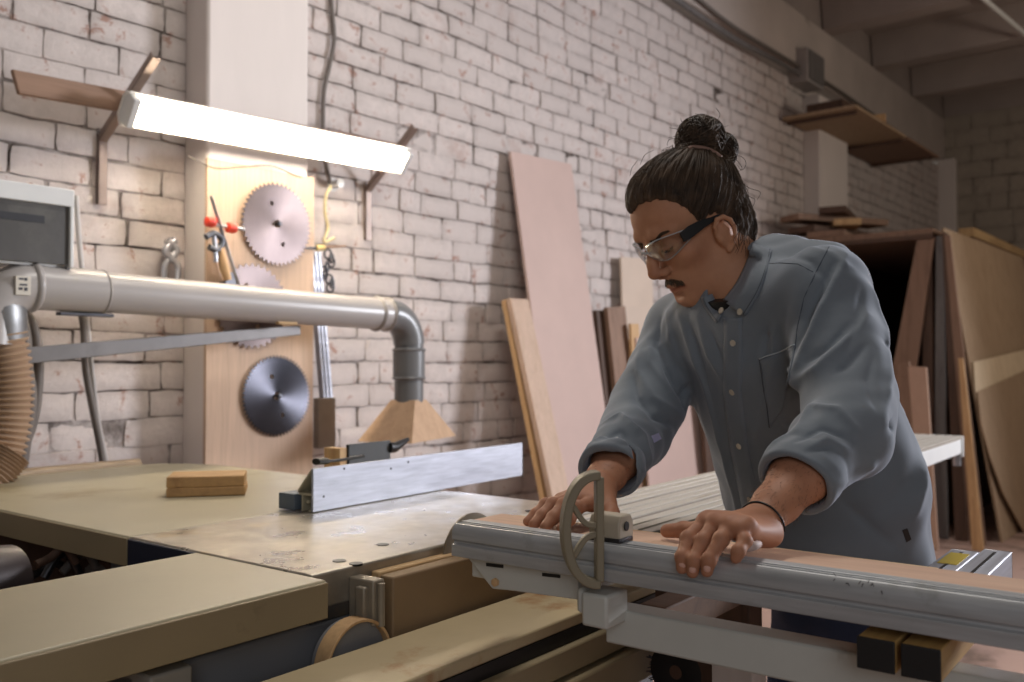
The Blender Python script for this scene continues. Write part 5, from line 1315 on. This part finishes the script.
# combed strands from the hairline to the knot
Ca = (0, -.010, .050); tie = V((0, -.072, .104)); paths = []
def on_head(d, off):      # local direction from the skull centre -> local point just above the hair surface
    lo_, hi_ = .05, .14
    for _ in range(13):
        m_ = (lo_ + hi_) / 2; q = hp_(Ca[0] + d.x * m_, Ca[1] + d.y * m_, Ca[2] + d.z * m_)
        if H.val(q) < 0: lo_ = m_
        else: hi_ = m_
    m_ = lo_ + off; return V((Ca[0] + d.x * m_, Ca[1] + d.y * m_, Ca[2] + d.z * m_))
tdir = (tie - V(Ca)).normalized()
for i in range(1500):
    x_ = RH.uniform(-.085, .085); y_ = RH.uniform(-.12, .10); z_ = np.interp(y_, ky, kz) + RH.uniform(0, .03) ** 1.0
    d0 = V((x_, y_, z_)) - V(Ca); 
    if RH.random() < .75:
        s_ = 1 if RH.random() < .8 else -1; yy_ = RH.uniform(-.12, .095)
        xx_ = s_ * .082 * math.sqrt(max(0, 1 - (yy_ / .115) ** 2)); d0 = V((xx_, yy_, np.interp(yy_, ky, kz) + RH.uniform(-.006, .05))) - V(Ca)
    d0.normalize(); off = RH.uniform(.0, .0022); path = []; N_ = 12; wv_ = RH.uniform(-.05, .05)
    for k in range(N_):
        t_ = k / (N_ - 1); t_ = t_ ** 1.0 * .97
        d_ = d0.slerp(tdir, t_) if d0.angle(tdir) < 3.0 else d0.lerp(tdir, t_)
        d_ = (d_ + V((wv_ * math.sin(t_ * 5), RH.uniform(-.006, .006), wv_ * .4 * math.sin(t_ * 7)))).normalized()
        q = on_head(d_, off + .001 * math.sin(t_ * math.pi)); path.append(hp_(*q))
    paths.append(path)
kid('strands', strand_mesh(paths, .00075), hair_m, hair, smooth=3)
# knot: two lobes wound with strands
bun = []; lobes = [(V((.004, -.090, .124)), .041), (V((-.004, -.118, .088)), .033)]
Hb = Field(NV(HC) - .05, NV(HC) + .25, .003); Hb.rs = HS
for c_, r_ in lobes: Hb.ell(hp_(*c_), HAX, (r_ * .98, r_ * .98, r_ * .90), .012)
Hb.cap(hp_(0, -.062, .098), hp_(0, -.08, .118), .026, .024, .01)
mb_, _ = Hb.mesh('bun', 1); bunmesh = link('bun', mb_, hair_m, hair)
for c_, r_ in lobes:
    for i in range(170):
        ax_ = V((RH.gauss(0, 1), RH.gauss(0, 1), RH.gauss(0, 1) + .6)).normalized(); u = ax_.orthogonal().normalized(); w_ = ax_.cross(u); off = RH.uniform(-.45, .45); ph = RH.uniform(0, 6.28); span = RH.uniform(2.5, 5.5)
        rr = r_ * RH.uniform(.97, 1.10); path = []
        for k in range(18):
            a = ph + span * k / 17; o_ = off + .12 * math.sin(a * 1.7 + ph); q = (u * math.cos(a) + w_ * math.sin(a)) * math.sqrt(max(.05, 1 - o_ * o_)) + ax_ * o_
            q = c_ + q * rr * (1 + .03 * math.sin(a * 3 + i)); path.append(hp_(q.x, q.y, q.z))
        bun.append(path)
kid('bun_strands', strand_mesh(bun, .0010), hair_m, hair, smooth=3)
# stray curls
curls = []
def curl(px, d=1.57, n_=6): curls.append(smooth_pts([at(x, y, d) for x, y in px], n_))
curl([(683, 146), (676, 139), (669, 140), (667, 146)]); curl([(688, 145), (678, 137), (668, 138)])
curl([(728, 158), (740, 156), (746, 163), (742, 170), (737, 165)]); curl([(726, 160), (736, 160), (742, 168), (738, 172)]); curl([(733, 168), (746, 186), (760, 192), (757, 200)])
curl([(737, 175), (748, 195), (755, 200), (750, 212)]); curl([(742, 190), (750, 205), (756, 215), (750, 224)]); curl([(744, 205), (752, 218), (748, 232), (752, 238)])
curl([(738, 210), (744, 222), (740, 236), (744, 244)]); curl([(718, 120), (720, 114), (716, 108)]); curl([(630, 176), (632, 168), (638, 160)]); curl([(640, 165), (645, 155), (654, 150)])
for i in range(60):
    x0_, y0_ = RH.uniform(733, 746), RH.uniform(178, 236); curl([(x0_, y0_), (x0_ + RH.uniform(0, 5), y0_ + 7), (x0_ + RH.uniform(-3, 6), y0_ + 15), (x0_ + RH.uniform(-4, 7), y0_ + 22)], RH.uniform(1.55, 1.62), 4)
for i in range(40):
    x0_, y0_ = RH.uniform(640, 700), 0; x0_ = RH.uniform(634, 690); y0_ = 146 + (690 - x0_) ** 2 * .012; curl([(x0_, y0_ + 3), (x0_ + RH.uniform(-5, 3), y0_ - 2), (x0_ + RH.uniform(-3, 8), y0_ - 4)], 1.56, 3)
for i in range(26):
    a = RH.uniform(0, 6.28); q = lobes[i % 2][0]; p0 = hp_(q.x, q.y, q.z); d_ = cv(math.cos(a), math.sin(a), 0); r_ = lobes[i % 2][1] * .9
    curls.append(smooth_pts([p0 + d_ * r_, p0 + d_ * (r_ + .006) + cv(RH.uniform(-.006, .006), 0, 0), p0 + d_ * (r_ + .012) + cv(RH.uniform(-.012, .012), RH.uniform(-.008, .008), 0)], 4))
kid('stray_hair', strand_mesh(curls, .00055), hair_m, hair, smooth=3)
# hair tie
tpts = []
for px, py in ((688, 149.5), (692, 147.5), (698, 147.5), (704, 148.5), (710, 150.5), (716, 154), (721, 158)):
    q_ = [p for p in (H.hit(px, py), Hb.hit(px, py)) if p is not None]
    if q_: tpts.append(min(q_, key=lambda p: (p - C0).length) - ray(px, py).normalized() * .005)
kid('hair_tie', MB().tube(smooth_pts(tpts, 4), .0042, 10), plain('brown_hair_tie', (140, 108, 94), .6), hair, smooth=2)
# eyebrows, moustache, lashes
def face_surf(x, y, z, off): return B.onto(hp_(x, y, z), off)
fine = []
for s_ in (-1, 1):
    for i in range(300):
        t_ = RH.random(); x = (.012 + .040 * t_) * s_; z = .0268 + .0042 * math.sin(t_ * 2.2) + RH.uniform(-.0032, .0032) * (1 - .5 * t_)
        p = face_surf(x, .1 - .25 * abs(x) ** 1.2, z, .0002); p2 = face_surf(x + .006 * s_, .1 - .3 * abs(x), z + .0018, .0014); fine.append([p, p.lerp(p2, .5), p2])
for i in range(420):
    x = RH.uniform(-.026, .026); z = -.0530 - .010 * (abs(x) / .026) ** 1.6 + RH.uniform(-.004, .0035)
    p = face_surf(x, .100 - .35 * abs(x), z, .0002); p2 = face_surf(x * 1.14, .101 - .35 * abs(x), z - .0055, .0016); fine.append([p, p.lerp(p2, .5), p2])
for s_ in (-1, 1):
    for i in range(34):
        t_ = i / 33; x = (.018 + .027 * t_) * s_; p = face_surf(x, .093 - .008 * t_, .0045, .0); p2 = p + HF * .005 - HU * .004 + HL * (.002 * s_ * t_); fine.append([p, p.lerp(p2, .5) - HU * .0008, p2])
kid('facial_hair', strand_mesh(fine, .00042), hair_m, hair, smooth=3)
for w0, U0, n_h in ((wrL, UL, 520), (wrR, UR, 160)):
    arm_h = []
    e1 = (V((0, 0, 1)) - U0 * U0.z).normalized(); e2 = U0.cross(e1)
    for i in range(n_h):
        t_ = RH.uniform(.02, .12) ** 1.0; a = RH.uniform(0, 6.28); q = B.onto(w0 + U0 * t_ + (e1 * math.cos(a) + e2 * math.sin(a)) * (.026 + .1 * t_), .0001)
        g_ = B.grad(q); dd = (-U0 * .006 + g_ * .0028 + e1 * RH.uniform(-.004, .002) + e2 * RH.uniform(-.003, .003)); arm_h.append([q, q + dd * .55 + g_ * .0004, q + dd])
    kid('arm_hair', strand_mesh(arm_h, .00016), hair_m, man, smooth=3)
# thin cord bracelet round the left wrist
bp_ = wrL + UL * .012; u_ = V((0, 0, 1)); u_ = (u_ - UL * u_.dot(UL)).normalized(); w_ = UL.cross(u_)
kid('cord_bracelet', MB().tube([B.onto(bp_ + (u_ * math.cos(a) + w_ * math.sin(a)) * .029 + UL * .006 * math.cos(a), .0012) for a in [2 * math.pi * k / 36 for k in range(37)]], .0013, 6, caps=False), black, man, smooth=2)
kid('pale_hand_patch', MB().tube([at(746, 549, 1.045), at(753, 546, 1.05), at(759, 544, 1.062)], [.004, .0058, .004], 12), plain('pale_patch', (190, 168, 160), .6, bump=.1), man, smooth=2)  # small pale lump at the heel of the left hand
# ------------------------------------------------------------------ safety glasses
sg = bpy.data.objects.new('safety_glasses', None); COL.objects.link(sg); sg.parent = man
gl = bpy.data.materials.new('clear_lens'); gl.use_nodes = True; nt = gl.node_tree; nt.nodes.clear()
o_ = nt.nodes.new('ShaderNodeOutputMaterial'); mx = nt.nodes.new('ShaderNodeMixShader'); tr = nt.nodes.new('ShaderNodeBsdfTransparent'); gs = nt.nodes.new('ShaderNodeBsdfGlossy'); lw = nt.nodes.new('ShaderNodeLayerWeight')
tr.inputs[0].default_value = (.93, .95, .96, 1); gs.inputs['Roughness'].default_value = .04; lw.inputs[0].default_value = .22
nt.links.new(lw.outputs['Facing'], mx.inputs[0]); nt.links.new(tr.outputs[0], mx.inputs[1]); nt.links.new(gs.outputs[0], mx.inputs[2]); nt.links.new(mx.outputs[0], o_.inputs[0])
def lens_pt(s_, t_, v):  # t_ 0 at the nose .. 1 at the temple, v -1..1
    x = (.010 + .062 * t_ ** .95) * s_; y = .1145 - .004 * t_ - .040 * t_ ** 2.6; zc0 = .008 + .003 * t_
    hh = .020 * (.55 + .45 * math.sin(math.pi * min(1, (t_ * .8 + .16)))) * (1 if v > 0 else (.65 + .55 * math.sin(math.pi * min(1, t_ * .85 + .1))))
    return hp_(x, y - .002 * v * v - (.004 * abs(v) if v < 0 else 0), zc0 + hh * v * .92)
frm = plain('clear_rim', (190, 190, 190), .15, var=.02, bump=0, Alpha=1.0)
for s_ in (-1, 1):
    N1, N2 = 18, 8; vs = [lens_pt(s_, i / N1, -1 + 2 * j / N2) for i in range(N1 + 1) for j in range(N2 + 1)]
    m = MB().add(vs, [(i * (N2 + 1) + j, (i + 1) * (N2 + 1) + j, (i + 1) * (N2 + 1) + j + 1, i * (N2 + 1) + j + 1) for i in range(N1) for j in range(N2)])
    o = m.build('lens', gl, sg, base=False, smooth=3); so = o.modifiers.new('thickness', 'SOLIDIFY'); so.thickness = .0016
    rim = [lens_pt(s_, i / N1, 1) for i in range(N1 + 1)] + [lens_pt(s_, 1, 1 - 2 * j / N2) for j in range(1, N2)] + [lens_pt(s_, 1 - i / N1, -1) for i in range(N1 + 1)] + [lens_pt(s_, 0, -1 + 2 * j / N2) for j in range(1, N2 + 1)]
    MB().tube(rim, .0011, 6).build('rim', frm, sg, base=False, smooth=2)
    arm = [hp_(.0715 * s_, .078, .013), hp_(.0775 * s_, .060, .0145), hp_(.079 * s_, .035, .014), hp_(.081 * s_, .016, .011), hp_(.081 * s_, .0, .009), hp_(.079 * s_, -.012, .002)]
    hts = [.0085, .0100, .0076, .0045, .0034, .0025]
    mbx = MB(); vs = []
    for p, h_ in zip(arm, hts):
        for a, b in ((-1, -1), (1, -1), (1, 1), (-1, 1)): vs.append(p + HL * a * .0018 + HU * b * h_)
    mbx.add(vs, [(i * 4 + k, i * 4 + (k + 1) % 4, i * 4 + 4 + (k + 1) % 4, i * 4 + 4 + k) for i in range(5) for k in range(4)] + [(3, 2, 1, 0), (20, 21, 22, 23)])
    mbx.build('temple', black, sg, base=False, bevel=.0008)
MB().tube(smooth_pts([hp_(-.011, .1145, .010), hp_(0, .1185, .014), hp_(.011, .1145, .010)]), .0022, 8).build('nose_bridge', frm, sg, base=False, smooth=2)
# ------------------------------------------------------------------ jeans and shoes
J = Field((1.35, .1, -.01), (2.15, 1.15, 1.0), .006)
hipc = at(856, 600, 1.72)
J.cap(hipc - TA * .04, hipc + TA * .04, .125, .125, .04)
hl, hr = hipc - TA * .09, hipc + TA * .09
fl, frr = V((hl.x + .04, hl.y - .02, .09)), V((hr.x - .10, hr.y + .03, .09)); 
for a_, b_ in ((hl, fl), (hr, frr)):
    kn = a_.lerp(b_, .48) + V((-.04, 0, 0)); J.chain([a_ + V((0, 0, -.03)), kn, b_], [.092, .066, .055], .02)
sl, X, Y, Z = J.sub(J.lo, J.lo + J.n * J.h); J.D = np.maximum(J.D, (Z - .98).astype(np.float32) + 0 * X + 0 * Y)
me_j, _ = J.mesh('jeans', 2)
jm = plain('dark_denim', (58, 72, 104), .85, var=.12, scale=20, bump=.2, bscale=300)
jeans = link('jeans', me_j, jm, man)
for a_ in (fl, frr):
    Sh = Field((a_.x - .28, a_.y - .12, -.004), (a_.x + .14, a_.y + .12, .16), .004)
    Sh.cap(V((a_.x + .02, a_.y, .05)), V((a_.x - .16, a_.y, .036)), .045, .038, .02, U=(0, 1, 0), su=1., sv=.95)
    Sh.cap(V((a_.x, a_.y, .05)), V((a_.x, a_.y, .10)), .044, .046, .02)
    sl, X, Y, Z = Sh.sub(Sh.lo, Sh.lo + Sh.n * Sh.h); Sh.D = np.maximum(Sh.D, (.002 - Z).astype(np.float32) + 0 * X + 0 * Y)
    ms, _ = Sh.mesh('shoe', 1); link('shoe', ms, black, man)
# ================================================================== LIGHT
def area(name, loc, target, sx, sy, power, col, spread=180):
    ld = bpy.data.lights.new(name, 'AREA'); ld.shape = 'RECTANGLE'; ld.size = sx; ld.size_y = sy; ld.energy = power; ld.color = col; ld.spread = math.radians(spread)
    o = bpy.data.objects.new(name, ld); COL.objects.link(o); o.location = loc
    o.rotation_euler = (V(target) - V(loc)).to_track_quat('-Z', 'Y').to_euler(); return o
area('window_daylight', (7.2, -2.2, 2.4), (1.5, 2.6, 1.25), 1.2, 1.4, 118, (.90, .92, 1.0), 98)
area('overhead_fill_light', (2.1, 1.3, 3.8), (2.1, 1.3, 0), 1.3, .25, 38, (1.0, .95, .88), 170)  # added overhead fill, top-lights the shoulders, arms and table
area('near_fill_light', (-1.6, -1.7, 2.3), (1.6, 1.0, 1.0), 2.0, 1.6, 17, (.88, .92, 1.0), 150)  # unseen cool fill added behind the camera for the front faces
def point_fill(loc, power, col, r=.2):
    ld = bpy.data.lights.new('far_fill_light', 'POINT'); ld.energy = power; ld.color = col; ld.shadow_soft_size = r
    o = bpy.data.objects.new('far_fill_light', ld); COL.objects.link(o); o.location = loc
point_fill((7.4, -.6, 2.9), 60, (1.0, .88, .74))  # added point fill without a visible source, lifts ceiling and far wall
w = bpy.data.worlds.new('room_ambient'); sc.world = w; w.use_nodes = True
bg = w.node_tree.nodes['Background']; bg.inputs[0].default_value = (1.0, .86, .74, 1); bg.inputs[1].default_value = .11
sc.view_settings.view_transform = 'Standard'; sc.view_settings.look = 'None'; sc.view_settings.gamma = 1
sc.view_settings.use_curve_mapping = False; sc.view_settings.exposure = -0.1
sc.cycles.use_denoising = True; sc.cycles.max_bounces = 6; sc.cycles.diffuse_bounces = 3; sc.cycles.sample_clamp_indirect = 6
